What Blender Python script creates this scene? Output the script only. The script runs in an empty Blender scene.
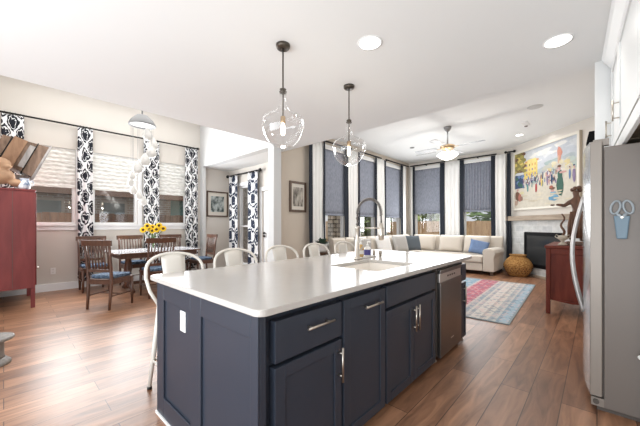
import bpy, bmesh, math, random
from mathutils import Vector, Matrix
random.seed(4)
SC = bpy.context.scene
COL = SC.collection
R = math.radians
PI = math.pi

# ------------------------------------------------------------------ camera
H = 1.26
cam_d = bpy.data.cameras.new('camera'); cam = bpy.data.objects.new('camera', cam_d); COL.objects.link(cam)
cam.location = (0, 0, H); cam.rotation_euler = (R(90), 0, R(43.1))
cam_d.sensor_width = 36; cam_d.lens = 36 * 296 / 640; cam_d.shift_y = 12 / 640
cam_d.clip_start = .02
SC.camera = cam

# ------------------------------------------------------------------ world, lights, exposure
w = bpy.data.worlds.new('sky'); SC.world = w; w.use_nodes = True
bg = w.node_tree.nodes['Background']
bg.inputs[0].default_value = (.92, .96, 1, 1); bg.inputs[1].default_value = .7
SC.view_settings.view_transform = 'Standard'; SC.view_settings.look = 'None'
SC.view_settings.exposure = 0.1; SC.view_settings.gamma = 1; SC.view_settings.use_curve_mapping = False
SC.cycles.max_bounces = 8; SC.cycles.transparent_max_bounces = 24
SC.cycles.sample_clamp_indirect = 6
SC.cycles.use_denoising = True

def area(name, loc, rot, sx, sy, power, col=(1, 1, 1)):
    l = bpy.data.lights.new(name, 'AREA'); l.shape = 'RECTANGLE'; l.size = sx; l.size_y = sy
    l.energy = power; l.color = col; l.specular_factor = .35 if name.startswith('living') else 1
    o = bpy.data.objects.new(name, l); COL.objects.link(o); o.location = loc; o.rotation_euler = rot
    return o
sun_d = bpy.data.lights.new('sun', 'SUN'); sun_d.energy = 2.4; sun_d.angle = R(8)
sun = bpy.data.objects.new('sun', sun_d); COL.objects.link(sun); sun.rotation_euler = Vector((-.5, .6, -.7)).to_track_quat('-Z', 'Y').to_euler()
# daylight through the windows of the dining nook and of the living room
area('dining_window_daylight', (-7.45, 1.6, 2.0), (0, R(-90), 0), 1.4, 3.0, 170, (.95, .98, 1))
area('living_window_daylight', (-3.3, 9.3, 1.6), (R(-90), 0, 0), 2.6, 1.2, 45, (.95, .98, 1))
area('living_side_daylight', (-4.5, 7.0, 1.6), (0, R(-90), 0), 1.2, 3.6, 45, (.95, .98, 1))
area('dining_ceiling_fill', (-6.0, 1.5, 3.95), (0, 0, 0), 2.4, 3.2, 40, (1, .99, .97))  # added soft fill under the dining ceiling, no fixture there
area('living_ceiling_fill', (-2.4, 6.6, 3.3), (0, 0, 0), 3.4, 4.0, 50, (1, .99, .97))  # invented overhead fill that lifts the living room, not a real fitting
# added fill lamp, unseen behind the camera, tilted up to brighten the kitchen ceiling
area('kitchen_fill_light', (-1.3, -2.0, 1.0), (R(128), 0, R(8)), 4.8, 1.8, 190, (.88, .95, 1))

# ------------------------------------------------------------------ materials
def mat(name, col=(.8, .8, .8), rough=.5, metal=0, spec=.5, coat=0, bump=0, bscale=60, var=0, vscale=6, emis=None, estr=0, sheen=0):
    m = bpy.data.materials.new(name); m.use_nodes = True
    nt = m.node_tree; b = nt.nodes['Principled BSDF']
    b.inputs['Base Color'].default_value = (*col, 1); b.inputs['Roughness'].default_value = rough
    b.inputs['Metallic'].default_value = metal; b.inputs['Specular IOR Level'].default_value = spec
    b.inputs['Coat Weight'].default_value = coat; b.inputs['Coat Roughness'].default_value = .15
    b.inputs['Sheen Weight'].default_value = sheen
    tc = nt.nodes.new('ShaderNodeTexCoord')
    if var:
        n = nt.nodes.new('ShaderNodeTexNoise'); n.inputs['Scale'].default_value = vscale; n.inputs['Detail'].default_value = 4
        nt.links.new(tc.outputs['Object'], n.inputs['Vector'])
        mx = nt.nodes.new('ShaderNodeMix'); mx.data_type = 'RGBA'
        mx.inputs['A'].default_value = (*[c * (1 - var) for c in col], 1)
        mx.inputs['B'].default_value = (*[min(1, c * (1 + var)) for c in col], 1)
        nt.links.new(n.outputs['Fac'], mx.inputs['Factor']); nt.links.new(mx.outputs['Result'], b.inputs['Base Color'])
    if bump:
        n2 = nt.nodes.new('ShaderNodeTexNoise'); n2.inputs['Scale'].default_value = bscale
        nt.links.new(tc.outputs['Object'], n2.inputs['Vector'])
        bp = nt.nodes.new('ShaderNodeBump'); bp.inputs['Strength'].default_value = bump; bp.inputs['Distance'].default_value = .01
        nt.links.new(n2.outputs['Fac'], bp.inputs['Height']); nt.links.new(bp.outputs['Normal'], b.inputs['Normal'])
    if emis:
        b.inputs['Emission Color'].default_value = (*emis, 1); b.inputs['Emission Strength'].default_value = estr
    return m

def ramp_tex(name, c1, c2, kind='wood', axis='z', rough=.4, scale=8, stretch=8, coat=0, bump=.1):
    """wood grain: noise stretched along one axis"""
    m = mat(name, c1, rough, coat=coat); nt = m.node_tree; b = nt.nodes['Principled BSDF']
    tc = nt.nodes.new('ShaderNodeTexCoord'); mp = nt.nodes.new('ShaderNodeMapping')
    s = [scale * stretch] * 3; s['xyz'.index(axis)] = scale
    mp.inputs['Scale'].default_value = s
    n = nt.nodes.new('ShaderNodeTexNoise'); n.inputs['Scale'].default_value = 1; n.inputs['Detail'].default_value = 6; n.inputs['Distortion'].default_value = .6
    cr = nt.nodes.new('ShaderNodeValToRGB'); cr.color_ramp.elements[0].position = .3; cr.color_ramp.elements[1].position = .7
    cr.color_ramp.elements[0].color = (*c1, 1); cr.color_ramp.elements[1].color = (*c2, 1)
    nt.links.new(tc.outputs['Object'], mp.inputs['Vector']); nt.links.new(mp.outputs['Vector'], n.inputs['Vector'])
    nt.links.new(n.outputs['Fac'], cr.inputs['Fac']); nt.links.new(cr.outputs['Color'], b.inputs['Base Color'])
    if bump:
        bp = nt.nodes.new('ShaderNodeBump'); bp.inputs['Strength'].default_value = bump; bp.inputs['Distance'].default_value = .004
        nt.links.new(n.outputs['Fac'], bp.inputs['Height']); nt.links.new(bp.outputs['Normal'], b.inputs['Normal'])
    return m

def glass_mat(name, tint=(1, 1, 1), base=.04, edge=.5, blend=.35, gl=(1, 1, 1)):
    m = bpy.data.materials.new(name); m.use_nodes = True; nt = m.node_tree
    for n in list(nt.nodes): nt.nodes.remove(n)
    out = nt.nodes.new('ShaderNodeOutputMaterial'); t = nt.nodes.new('ShaderNodeBsdfTransparent'); t.inputs[0].default_value = (*tint, 1)
    g = nt.nodes.new('ShaderNodeBsdfGlossy'); g.inputs['Roughness'].default_value = .02; g.inputs['Color'].default_value = (*gl, 1)
    lw = nt.nodes.new('ShaderNodeLayerWeight'); lw.inputs['Blend'].default_value = blend
    mr = nt.nodes.new('ShaderNodeMapRange'); mr.inputs['To Min'].default_value = base; mr.inputs['To Max'].default_value = edge
    nt.links.new(lw.outputs['Facing'], mr.inputs['Value'])
    mx = nt.nodes.new('ShaderNodeMixShader'); nt.links.new(mr.outputs['Result'], mx.inputs[0])
    nt.links.new(t.outputs[0], mx.inputs[1]); nt.links.new(g.outputs[0], mx.inputs[2]); nt.links.new(mx.outputs[0], out.inputs[0])
    return m

def nodes_of(m):
    nt = m.node_tree
    return nt, nt.nodes['Principled BSDF'], nt.nodes.new, nt.links.new

def floor_mat():
    m = mat('plank_floor', (.3, .18, .11), .36, spec=.55); nt, b, N, L = nodes_of(m)
    tc = N('ShaderNodeTexCoord'); mp = N('ShaderNodeMapping'); mp.inputs['Rotation'].default_value = (0, 0, R(90))
    L(tc.outputs['Object'], mp.inputs['Vector'])
    br = N('ShaderNodeTexBrick'); br.offset = .37; br.inputs['Scale'].default_value = 1; br.inputs['Brick Width'].default_value = 1.35
    br.inputs['Row Height'].default_value = .185; br.inputs['Mortar Size'].default_value = .0028; br.inputs['Mortar Smooth'].default_value = .2
    br.inputs['Color1'].default_value = (.39, .205, .118, 1); br.inputs['Color2'].default_value = (.22, .105, .058, 1); br.inputs['Mortar'].default_value = (.07, .035, .02, 1)
    L(mp.outputs['Vector'], br.inputs['Vector'])
    mp2 = N('ShaderNodeMapping'); mp2.inputs['Scale'].default_value = (6, .9, 6); L(tc.outputs['Object'], mp2.inputs['Vector'])
    n = N('ShaderNodeTexNoise'); n.inputs['Scale'].default_value = 2.2; n.inputs['Detail'].default_value = 8; n.inputs['Distortion'].default_value = 1.2; L(mp2.outputs['Vector'], n.inputs['Vector'])
    cr = N('ShaderNodeValToRGB'); cr.color_ramp.elements[0].position = .3; cr.color_ramp.elements[1].position = .72
    cr.color_ramp.elements[0].color = (.55, .5, .48, 1); cr.color_ramp.elements[1].color = (1.3, 1.29, 1.27, 1); L(n.outputs['Fac'], cr.inputs['Fac'])
    mx = N('ShaderNodeMix'); mx.data_type = 'RGBA'; mx.blend_type = 'MULTIPLY'; mx.inputs['Factor'].default_value = 1
    L(br.outputs['Color'], mx.inputs['A']); L(cr.outputs['Color'], mx.inputs['B']); L(mx.outputs['Result'], b.inputs['Base Color'])
    bp = N('ShaderNodeBump'); bp.inputs['Strength'].default_value = .35; bp.inputs['Distance'].default_value = .004; L(n.outputs['Fac'], bp.inputs['Height']); L(bp.outputs['Normal'], b.inputs['Normal'])
    return m

def damask_mat(name, P, Q, dark, lo=.42):
    m = mat(name, (.85, .85, .85), .85, spec=.2); nt, b, N, L = nodes_of(m)
    uv = N('ShaderNodeUVMap'); uv.uv_map = 'UVMap'
    nz = N('ShaderNodeTexNoise'); nz.inputs['Scale'].default_value = 7; nz.inputs['Detail'].default_value = 2; L(uv.outputs['UV'], nz.inputs['Vector'])
    ad = N('ShaderNodeMix'); ad.data_type = 'RGBA'; ad.blend_type = 'LINEAR_LIGHT'; ad.inputs['Factor'].default_value = .11
    L(uv.outputs['UV'], ad.inputs['A']); L(nz.outputs['Color'], ad.inputs['B'])
    sp = N('ShaderNodeSeparateXYZ'); L(ad.outputs['Result'], sp.inputs[0])
    def mth(op, a, c=None):
        n = N('ShaderNodeMath'); n.operation = op
        for i, v in ((0, a), (1, c)):
            if v is None: continue
            if isinstance(v, (int, float)): n.inputs[i].default_value = v
            else: L(v, n.inputs[i])
        return n.outputs[0]
    cu = mth('COSINE', mth('MULTIPLY', sp.outputs['X'], 2 * PI / P)); cv = mth('COSINE', mth('MULTIPLY', sp.outputs['Y'], 2 * PI / Q))
    f = mth('ADD', cu, cv)
    af = mth('ABSOLUTE', f)
    body = mth('GREATER_THAN', af, lo)                                                # medallions, a white zigzag between them
    hollow = mth('MULTIPLY', mth('GREATER_THAN', af, 1.05), mth('LESS_THAN', af, 1.3))
    vo = N('ShaderNodeTexVoronoi'); vo.inputs['Scale'].default_value = 17; L(uv.outputs['UV'], vo.inputs['Vector'])
    lace = mth('GREATER_THAN', vo.outputs['Distance'], .2)
    ink = mth('MULTIPLY', mth('SUBTRACT', body, hollow), lace)
    mx = N('ShaderNodeMix'); mx.data_type = 'RGBA'; mx.inputs['A'].default_value = (.86, .86, .87, 1); mx.inputs['B'].default_value = (*dark, 1)
    L(ink, mx.inputs['Factor']); L(mx.outputs['Result'], b.inputs['Base Color'])
    return m

def woven_mat(name, c1, c2, sx, sz, rough=.9, trans=0):
    m = mat(name, c1, rough, spec=.15); nt, b, N, L = nodes_of(m)
    tc = N('ShaderNodeTexCoord'); mp = N('ShaderNodeMapping'); mp.inputs['Scale'].default_value = (sx, sx, sz); L(tc.outputs['Object'], mp.inputs['Vector'])
    n = N('ShaderNodeTexNoise'); n.inputs['Scale'].default_value = 1; n.inputs['Detail'].default_value = 3; L(mp.outputs['Vector'], n.inputs['Vector'])
    cr = N('ShaderNodeValToRGB'); cr.color_ramp.elements[0].position = .36; cr.color_ramp.elements[1].position = .62
    cr.color_ramp.elements[0].color = (*c1, 1); cr.color_ramp.elements[1].color = (*c2, 1)
    L(n.outputs['Fac'], cr.inputs['Fac']); L(cr.outputs['Color'], b.inputs['Base Color'])
    return m

def brick_mat(name, c1, c2, mort, bw, bh, ms=.012, rough=.85):
    m = mat(name, c1, rough, spec=.2); nt, b, N, L = nodes_of(m)
    tc = N('ShaderNodeTexCoord'); uv = tc.outputs['UV']
    br = N('ShaderNodeTexBrick'); br.inputs['Scale'].default_value = 1; br.inputs['Brick Width'].default_value = bw; br.inputs['Row Height'].default_value = bh
    br.inputs['Mortar Size'].default_value = ms; br.inputs['Color1'].default_value = (*c1, 1); br.inputs['Color2'].default_value = (*c2, 1); br.inputs['Mortar'].default_value = (*mort, 1)
    L(uv, br.inputs['Vector'])
    n = N('ShaderNodeTexNoise'); n.inputs['Scale'].default_value = 7; n.inputs['Detail'].default_value = 5; L(uv, n.inputs['Vector'])
    mx = N('ShaderNodeMix'); mx.data_type = 'RGBA'; mx.blend_type = 'OVERLAY'; mx.inputs['Factor'].default_value = .5
    L(br.outputs['Color'], mx.inputs['A']); L(n.outputs['Fac'], mx.inputs['B']); L(mx.outputs['Result'], b.inputs['Base Color'])
    return m

M = {}
M['wall'] = mat('greige_wall', (.66, .62, .57), .9, spec=.2, bump=.04, bscale=120)
M['tan'] = mat('tan_wall', (.60, .53, .45), .9, spec=.2, bump=.04, bscale=120)
M['ceil'] = mat('ceiling_white', (.78, .785, .78), .95, spec=.1, bump=.05, bscale=150)
M['passage'] = mat('passage_white', (.64, .645, .64), .9, spec=.1)
M['trim'] = mat('white_trim', (.82, .82, .82), .45)
M['floor'] = floor_mat()
M['navy'] = mat('navy_paint', (.030, .038, .056), .36, spec=.45, var=.08, vscale=3)
M['navy_dark'] = mat('shadow_gap', (.012, .014, .02), .7)
M['quartz'] = mat('white_quartz', (.53, .502, .475), .16, spec=.5, var=.03, vscale=18)
M['nickel'] = mat('brushed_nickel', (.56, .51, .45), .32, metal=1)
M['steel'] = mat('dishwasher_steel', (.25, .23, .22), .32, metal=1, var=.05, vscale=2)
M['steel_lt'] = mat('panel_steel', (.72, .68, .64), .3, metal=.8)
M['fr_side'] = mat('taupe_steel_side', (.18, .155, .138), .45, metal=.1, bump=.02, bscale=300)
M['fr_edge'] = mat('warm_steel_edge', (.28, .245, .215), .42, metal=.3)
M['fr_front'] = mat('fridge_front_steel', (.62, .63, .65), .18, metal=1)
M['gasket'] = mat('dark_gasket', (.10, .085, .075), .8)
M['cabwhite'] = mat('white_cabinet', (.74, .745, .74), .4)
M['cabwood'] = ramp_tex('cabinet_underside', (.30, .22, .16), (.42, .32, .24), axis='y')
M['plastic'] = mat('white_plastic', (.85, .84, .82), .4)
M['red'] = ramp_tex('red_paint', (.14, .019, .019), (.205, .034, .032), axis='z', rough=.5, scale=2, stretch=5)
M['mahog'] = ramp_tex('mahogany', (.10, .018, .011), (.16, .033, .019), axis='z', rough=.5, scale=3, stretch=5, coat=0); M['mahog'].node_tree.nodes['Principled BSDF'].inputs['Specular IOR Level'].default_value = .2
M['walnut'] = ramp_tex('walnut', (.062, .026, .015), (.125, .054, .031), axis='z', rough=.35, scale=5, stretch=6, coat=.2)
M['tabletop'] = ramp_tex('polished_walnut', (.09, .045, .028), (.16, .08, .05), axis='y', rough=.16, scale=3, stretch=6, coat=.8, bump=0)
M['cush'] = woven_mat('blue_check', (.025, .04, .07), (.14, .19, .26), 28, 28)
M['stool'] = mat('cream_metal', (.74, .70, .64), .4, spec=.5)
M['bronze'] = mat('oil_bronze', (.10, .085, .07), .4, metal=.8)
M['brass'] = mat('aged_brass', (.42, .30, .18), .35, metal=.9)
M['iron'] = mat('black_iron', (.02, .019, .018), .5, metal=.5)
M['grey_metal'] = mat('grey_metal', (.30, .30, .30), .35, metal=.7)
M['bulb'] = mat('lit_bulb', (1, .95, .85), .4, emis=(1, .88, .7), estr=9)
M['frost'] = mat('frosted_glass', (.62, .60, .57), .25, emis=(1, .95, .88), estr=.06, var=.3, vscale=25); M['frost'].node_tree.nodes['Principled BSDF'].inputs['Alpha'].default_value = .8
M['fanlight'] = mat('lit_glass_shade', (1, .97, .92), .4, emis=(1, .93, .82), estr=1.6)
M['can'] = mat('lit_lens', (1, 1, 1), .4, emis=(1, .96, .9), estr=6)
M['glass'] = glass_mat('window_glass', base=.03, edge=.35)
M['globe'] = glass_mat('clear_globe', tint=(.975, .975, .975), base=.035, edge=.55, blend=.28)
M['damask'] = damask_mat('damask_black', .46, .42, (.02, .022, .03), .42)
M['damask2'] = damask_mat('damask_navy', .70, .62, (.035, .045, .075), .4)
M['woven'] = woven_mat('white_woven_shade', (.60, .59, .55), (.86, .85, .82), 9, 42)
M['roman'] = woven_mat('slate_roman_fabric', (.20, .215, .26), (.28, .295, .345), 60, 14)
M['white_cloth'] = mat('white_drapery', (.80, .79, .77), .9, spec=.1)
M['navy_cloth'] = mat('navy_band', (.028, .032, .042), .85, spec=.15)
M['sofa'] = mat('oatmeal_upholstery', (.60, .54, .47), .95, spec=.1, bump=.12, bscale=250, sheen=.2)
M['pil_grey'] = mat('grey_pillow_cloth', (.42, .40, .38), .95, spec=.1, bump=.1, bscale=200)
M['pil_white'] = mat('white_pillow_cloth', (.78, .76, .74), .95, spec=.1)
M['pil_dark'] = mat('charcoal_pillow_cloth', (.10, .115, .13), .95, spec=.1)
M['pil_blue'] = mat('blue_pillow_cloth', (.16, .23, .38), .95, spec=.1, var=.2, vscale=20)
M['sky_steel'] = mat('blade_white', (.38, .39, .41), .5)
M['black'] = mat('black_enamel', (.008, .008, .009), .5, spec=.06)
M['fireglass'] = mat('dark_fire_glass', (.03, .033, .036), .1, spec=.3)
M['wash'] = brick_mat('whitewashed_tile', (.62, .62, .60), (.52, .53, .53), (.66, .66, .65), .30, .155, .008)
M['beam'] = ramp_tex('weathered_beam', (.24, .185, .14), (.42, .34, .26), axis='x', rough=.8, scale=2, stretch=8, bump=.3)
M['frame_ivory'] = mat('ivory_frame', (.70, .66, .58), .5)
M['frame_tan'] = mat('tan_gilt_frame', (.42, .36, .28), .5)
M['dark_wood'] = ramp_tex('dark_frame_wood', (.06, .035, .02), (.12, .07, .045), axis='z')
M['mat_board'] = mat('mat_board', (.66, .62, .55), .8)
M['basket'] = woven_mat('golden_wicker', (.25, .115, .035), (.50, .28, .10), 30, 45)
M['dot'] = mat('dark_weave', (.09, .035, .015), .8)
M['carved'] = ramp_tex('carved_brown_wood', (.065, .028, .016), (.17, .08, .045), axis='z', rough=.5, scale=8, stretch=2, bump=.4)
M['ivory'] = mat('aged_ivory', (.46, .40, .32), .6, var=.3, vscale=25)
M['crate'] = ramp_tex('aged_bucket_wood', (.12, .075, .05), (.28, .18, .125), axis='z', rough=.7, scale=5, stretch=4, bump=.4)
M['crate_lt'] = ramp_tex('orange_brown_wood', (.26, .14, .08), (.37, .22, .13), axis='z', rough=.7, scale=5, stretch=4)
M['crate_gr'] = ramp_tex('grey_weathered_wood', (.26, .24, .23), (.42, .39, .37), axis='z', rough=.8, scale=5, stretch=4)
M['figure'] = mat('tan_clay', (.45, .27, .16), .7, var=.35, vscale=14)
M['bluewhite'] = woven_mat('blue_white_glaze', (.10, .15, .25), (.80, .80, .82), 14, 10, rough=.3)
M['greywood'] = ramp_tex('grey_pedestal_wood', (.17, .155, .14), (.30, .27, .245), axis='z', rough=.55, scale=6, stretch=4)
M['yellow'] = mat('sunflower_petal', (.85, .56, .02), .7)
M['seed'] = mat('sunflower_centre', (.07, .03, .01), .9)
M['green'] = mat('leaf_green', (.10, .18, .05), .7)
M['soap'] = mat('amber_soap', (.55, .36, .14), .2, spec=.6)
M['purple'] = mat('indigo_label', (.07, .06, .25), .4)
M['label'] = mat('pale_label', (.72, .70, .68), .5)
M['sky_art'] = None

# ------------------------------------------------------------------ mesh helpers
class MB:
    def __init__(s): s.bm = bmesh.new(); s.mats = []; s.uv = None
    def mi(s, m):
        if m not in s.mats: s.mats.append(m)
        return s.mats.index(m)
    def box(s, x0, x1, y0, y1, z0, z1, m, mtx=None):
        i = s.mi(m); P = [(x, y, z) for x in (x0, x1) for y in (y0, y1) for z in (z0, z1)]
        v = [s.bm.verts.new(mtx @ Vector(p) if mtx else p) for p in P]
        for f in ((0, 1, 3, 2), (4, 6, 7, 5), (0, 4, 5, 1), (2, 3, 7, 6), (0, 2, 6, 4), (1, 5, 7, 3)):
            s.bm.faces.new([v[k] for k in f]).material_index = i
        return s
    def tube(s, pts, r, m, n=8, closed=False, caps=True):
        i = s.mi(m); pts = [Vector(p) for p in pts]; N = len(pts)
        rs = r if isinstance(r, (list, tuple)) else [r] * N
        rings = []; up = None
        for k, p in enumerate(pts):
            a = pts[(k - 1) % N] if (k > 0 or closed) else p; b = pts[(k + 1) % N] if (k < N - 1 or closed) else p
            t = (b - a).normalized()
            if up is None:
                up = Vector((0, 0, 1)) if abs(t.z) < .9 else Vector((1, 0, 0))
            sd = t.cross(up).normalized(); up = sd.cross(t).normalized()
            rings.append([s.bm.verts.new(p + (sd * math.cos(2 * PI * j / n) + up * math.sin(2 * PI * j / n)) * rs[k]) for j in range(n)])
        for k in range(N if closed else N - 1):
            A, B = rings[k], rings[(k + 1) % N]
            for j in range(n):
                f = s.bm.faces.new((A[j], A[(j + 1) % n], B[(j + 1) % n], B[j])); f.material_index = i; f.smooth = True
        if caps and not closed:
            for q in (rings[0][::-1], rings[-1]):
                s.bm.faces.new(q).material_index = i
        return s
    def lathe(s, prof, m, n=24, c=(0, 0, 0), mtx=None, capb=True, capt=True):
        i = s.mi(m); rings = []
        for (r, z) in prof:
            rr = []
            for j in range(n):
                a = 2 * PI * j / n; p = Vector((c[0] + r * math.cos(a), c[1] + r * math.sin(a), c[2] + z))
                rr.append(s.bm.verts.new(mtx @ p if mtx else p))
            rings.append(rr)
        for A, B in zip(rings, rings[1:]):
            for j in range(n):
                f = s.bm.faces.new((A[j], A[(j + 1) % n], B[(j + 1) % n], B[j])); f.material_index = i; f.smooth = True
        if capb: s.bm.faces.new(rings[0][::-1]).material_index = i
        if capt: s.bm.faces.new(rings[-1]).material_index = i
        return s
    def ball(s, c, r, m, sc=(1, 1, 1), n=12, mtx=None):
        i = s.mi(m); T = Matrix.Translation(c) @ (mtx or Matrix()) @ Matrix.Diagonal((*[r * k for k in sc], 1))
        g = bmesh.ops.create_uvsphere(s.bm, u_segments=n, v_segments=max(6, n * 2 // 3), radius=1, matrix=T)
        fs = {f for v in g['verts'] for f in v.link_faces}
        for f in fs: f.material_index = i; f.smooth = True
        return s
    def poly(s, pts, m):
        i = s.mi(m); f = s.bm.faces.new([s.bm.verts.new(p) for p in pts]); f.material_index = i; return s
    def prism(s, poly, a0, a1, m, axis='z', mtx=None):
        """polygon extruded along an axis; poly in the two other axes"""
        i = s.mi(m)
        def P(q, a):
            p = {'z': (q[0], q[1], a), 'y': (q[0], a, q[1]), 'x': (a, q[0], q[1])}[axis]
            return mtx @ Vector(p) if mtx else p
        A = [s.bm.verts.new(P(q, a0)) for q in poly]; B = [s.bm.verts.new(P(q, a1)) for q in poly]
        n = len(poly)
        s.bm.faces.new(A[::-1]).material_index = i; s.bm.faces.new(B).material_index = i
        for k in range(n): s.bm.faces.new((A[k], A[(k + 1) % n], B[(k + 1) % n], B[k])).material_index = i
        return s
    def build(s, name, parent=None, loc=None, rotz=0, bevel=0, seg=2, smooth=False):
        me = bpy.data.meshes.new(name)
        bmesh.ops.recalc_face_normals(s.bm, faces=s.bm.faces[:])
        if smooth:
            for f in s.bm.faces: f.smooth = True
        s.bm.to_mesh(me); s.bm.free()
        for m in s.mats: me.materials.append(m)
        o = bpy.data.objects.new(name, me); COL.objects.link(o)
        if parent: o.parent = parent
        if loc: o.location = loc
        o.rotation_euler.z = rotz
        if bevel:
            b = o.modifiers.new('edge', 'BEVEL'); b.width = bevel; b.segments = seg; b.limit_method = 'ANGLE'; b.angle_limit = R(40)
        return o

def tag(o, label=None, cat=None, group=None, kind=None):
    for k, v in (('label', label), ('category', cat), ('group', group), ('kind', kind)):
        if v: o[k] = v
    return o
def thing(name, label, cat, loc=(0, 0, 0), rotz=0, group=None):
    o = bpy.data.objects.new(name, None); COL.objects.link(o); o.location = loc; o.rotation_euler.z = rotz; o.empty_display_size = .1
    return tag(o, label, cat, group)
def struct(mb, name, parent=None, **k):
    return tag(mb.build(name, parent, **k), kind='structure')
def kids(o): return [c for c in list(COL.objects) if c.parent == o]
def dup(root, loc, rotz=0, label=None):
    def cp(o, par):
        c = o.copy(); COL.objects.link(c)
        if par: c.parent = par
        for ch in kids(o): cp(ch, c)
        return c
    r = cp(root, None); r.location = loc; r.rotation_euler.z = rotz
    if label: r['label'] = label
    return r

def wall_mesh(mb, horiz, c0, c1, a0, a1, z0, z1, holes, m):
    """wall slab between c0 and c1 (its thickness); holes = [(a_lo, a_hi, z_lo, z_hi)] side by side along a"""
    def bx(p0, p1, q0, q1):
        if p1 - p0 < 1e-4 or q1 - q0 < 1e-4: return
        if horiz == 'x': mb.box(p0, p1, c0, c1, q0, q1, m)
        else: mb.box(c0, c1, p0, p1, q0, q1, m)
    cur = a0
    for (l, h_, zl, zh) in sorted(holes):
        bx(cur, l, z0, z1); bx(l, h_, z0, zl); bx(l, h_, zh, z1); cur = h_
    bx(cur, a1, z0, z1)

def uvbox(o):
    """metre UVs by dominant normal"""
    me = o.data; uv = me.uv_layers.new(name='UVMap')
    for p in me.polygons:
        n = p.normal
        for li in p.loop_indices:
            v = me.vertices[me.loops[li].vertex_index].co
            if abs(n.z) > .7: uv.data[li].uv = (v.x, v.y)
            elif abs(n.x) > abs(n.y): uv.data[li].uv = (v.y, v.z)
            else: uv.data[li].uv = (v.x, v.z)
    return o

# ------------------------------------------------------------------ the setting
LX, LY = -4.75, 9.55         # living room: side wall x, back wall y
DX = -7.6                    # dining wall x
KC, LC, DC = 2.74, 3.38, 4.02
c45 = LX and 7.8             # corner wall: x + y
struct(MB().box(-8.2, 1.0, -2.6, 10.0, -.1, 0, M['floor']), 'floor')
mb = MB(); mb.box(-4.3, .9, -2.6, 3.75, KC, KC + .1, M['ceil']); struct(mb, 'ceiling')
struct(MB().box(LX - .2, .9, 3.86, LY + .2, LC, LC + .1, M['ceil']), 'ceiling_living')
struct(MB().box(LX + .001, .9, 3.751, 3.859, KC, LC + .1, M['ceil']), 'trim_1')                 # drop between kitchen and living ceilings
struct(MB().box(DX - .2, -4.3, -.6, 3.75, DC, DC + .1, M['ceil']), 'ceiling_dining')
struct(MB().box(-4.42, -4.301, -2.6, 3.74, KC + .101, DC, M['ceil']), 'trim_2')
# dining wall with three windows
DW = [(.05, .98, 1.27, 2.76), (1.25, 2.07, 1.27, 2.76), (2.44, 3.18, 1.27, 2.76)]
mb = MB(); wall_mesh(mb, 'y', DX - .15, DX, -.6, 5.0, 0, DC, DW, M['wall']); struct(mb, 'wall_dining')
struct(MB().box(DX, -5.9, -.6, -.45, 0, DC, M['wall']), 'wall_dining_end')
# header and stubs of the passage
mb = MB(); mb.box(DX + .001, -7.45, 3.52, 3.60, 0, 2.77, M['passage']); mb.box(DX + .001, -4.681, 3.52, 3.70, 2.77, DC, M['passage']); struct(mb, 'wall_passage_header')
struct(MB().box(-4.68, LX + .25, 3.52, 3.70, 0, DC, M['passage']), 'wall_passage_column')
struct(MB().box(DX + .001, LX - .16, 3.701, 4.62, 2.77, 2.87, M['ceil']), 'ceiling_passage')
# passage back wall with glazed door / window
AY = 4.35
mb = MB(); wall_mesh(mb, 'x', AY, AY + .15, DX + .001, LX - .16, 0, 2.77, [(-7.12, -6.30, .2, 2.3), (-6.02, -5.1, 0, 2.1)], M['wall']); struct(mb, 'wall_passage')
# living side wall and back wall
LW = [(5.25, 6.02, .8, 3.1), (6.68, 7.45, .8, 3.1), (8.05, 8.98, .8, 3.1)]
mb = MB(); wall_mesh(mb, 'y', LX - .15, LX, 3.701, LY + .15, 0, LC, LW, M['tan']); struct(mb, 'wall_living_side')
BW = [(-4.52, -3.66, .85, 3.12), (-2.96, -2.16, .85, 3.12)]
mb = MB(); wall_mesh(mb, 'x', LY, LY + .15, LX + .001, -1.75, 0, LC, BW, M['wall']); struct(mb, 'wall_living_back')
ROT = R(-45); F0 = (-1.75, 9.55, 0)
def fw(s, d=0, z=0):           # s along the corner wall, d out of it
    return (F0[0] + (s - d) * .70711, F0[1] - (s + d) * .70711, z)
struct(MB().box(0, 2.55, 0, .15, 0, LC, M['wall']), 'wall_fireplace', loc=F0, rotz=ROT)
struct(MB().box(.06, .2, 3.78, 7.7, 0, LC, M['wall']), 'wall_right')
struct(MB().box(.76, .9, -1.0, 3.68, 0, KC, M['wall']), 'wall_kitchen')
struct(MB().box(-.015, .9, 3.68, 3.75, 0, KC, M['cabwhite']), 'trim_3')                       # white panel beyond the fridge
# baseboards
struct(MB().box(DX + .001, DX + .018, -.44, 3.51, 0, .14, M['trim']), 'baseboard_dining', bevel=.004)
struct(MB().box(LX + .001, LX + .018, 3.87, LY - .02, 0, .14, M['trim']), 'baseboard_living_side')
struct(MB().box(LX + .02, -1.76, LY - .018, LY - .001, 0, .14, M['trim']), 'baseboard_living_back')

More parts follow.
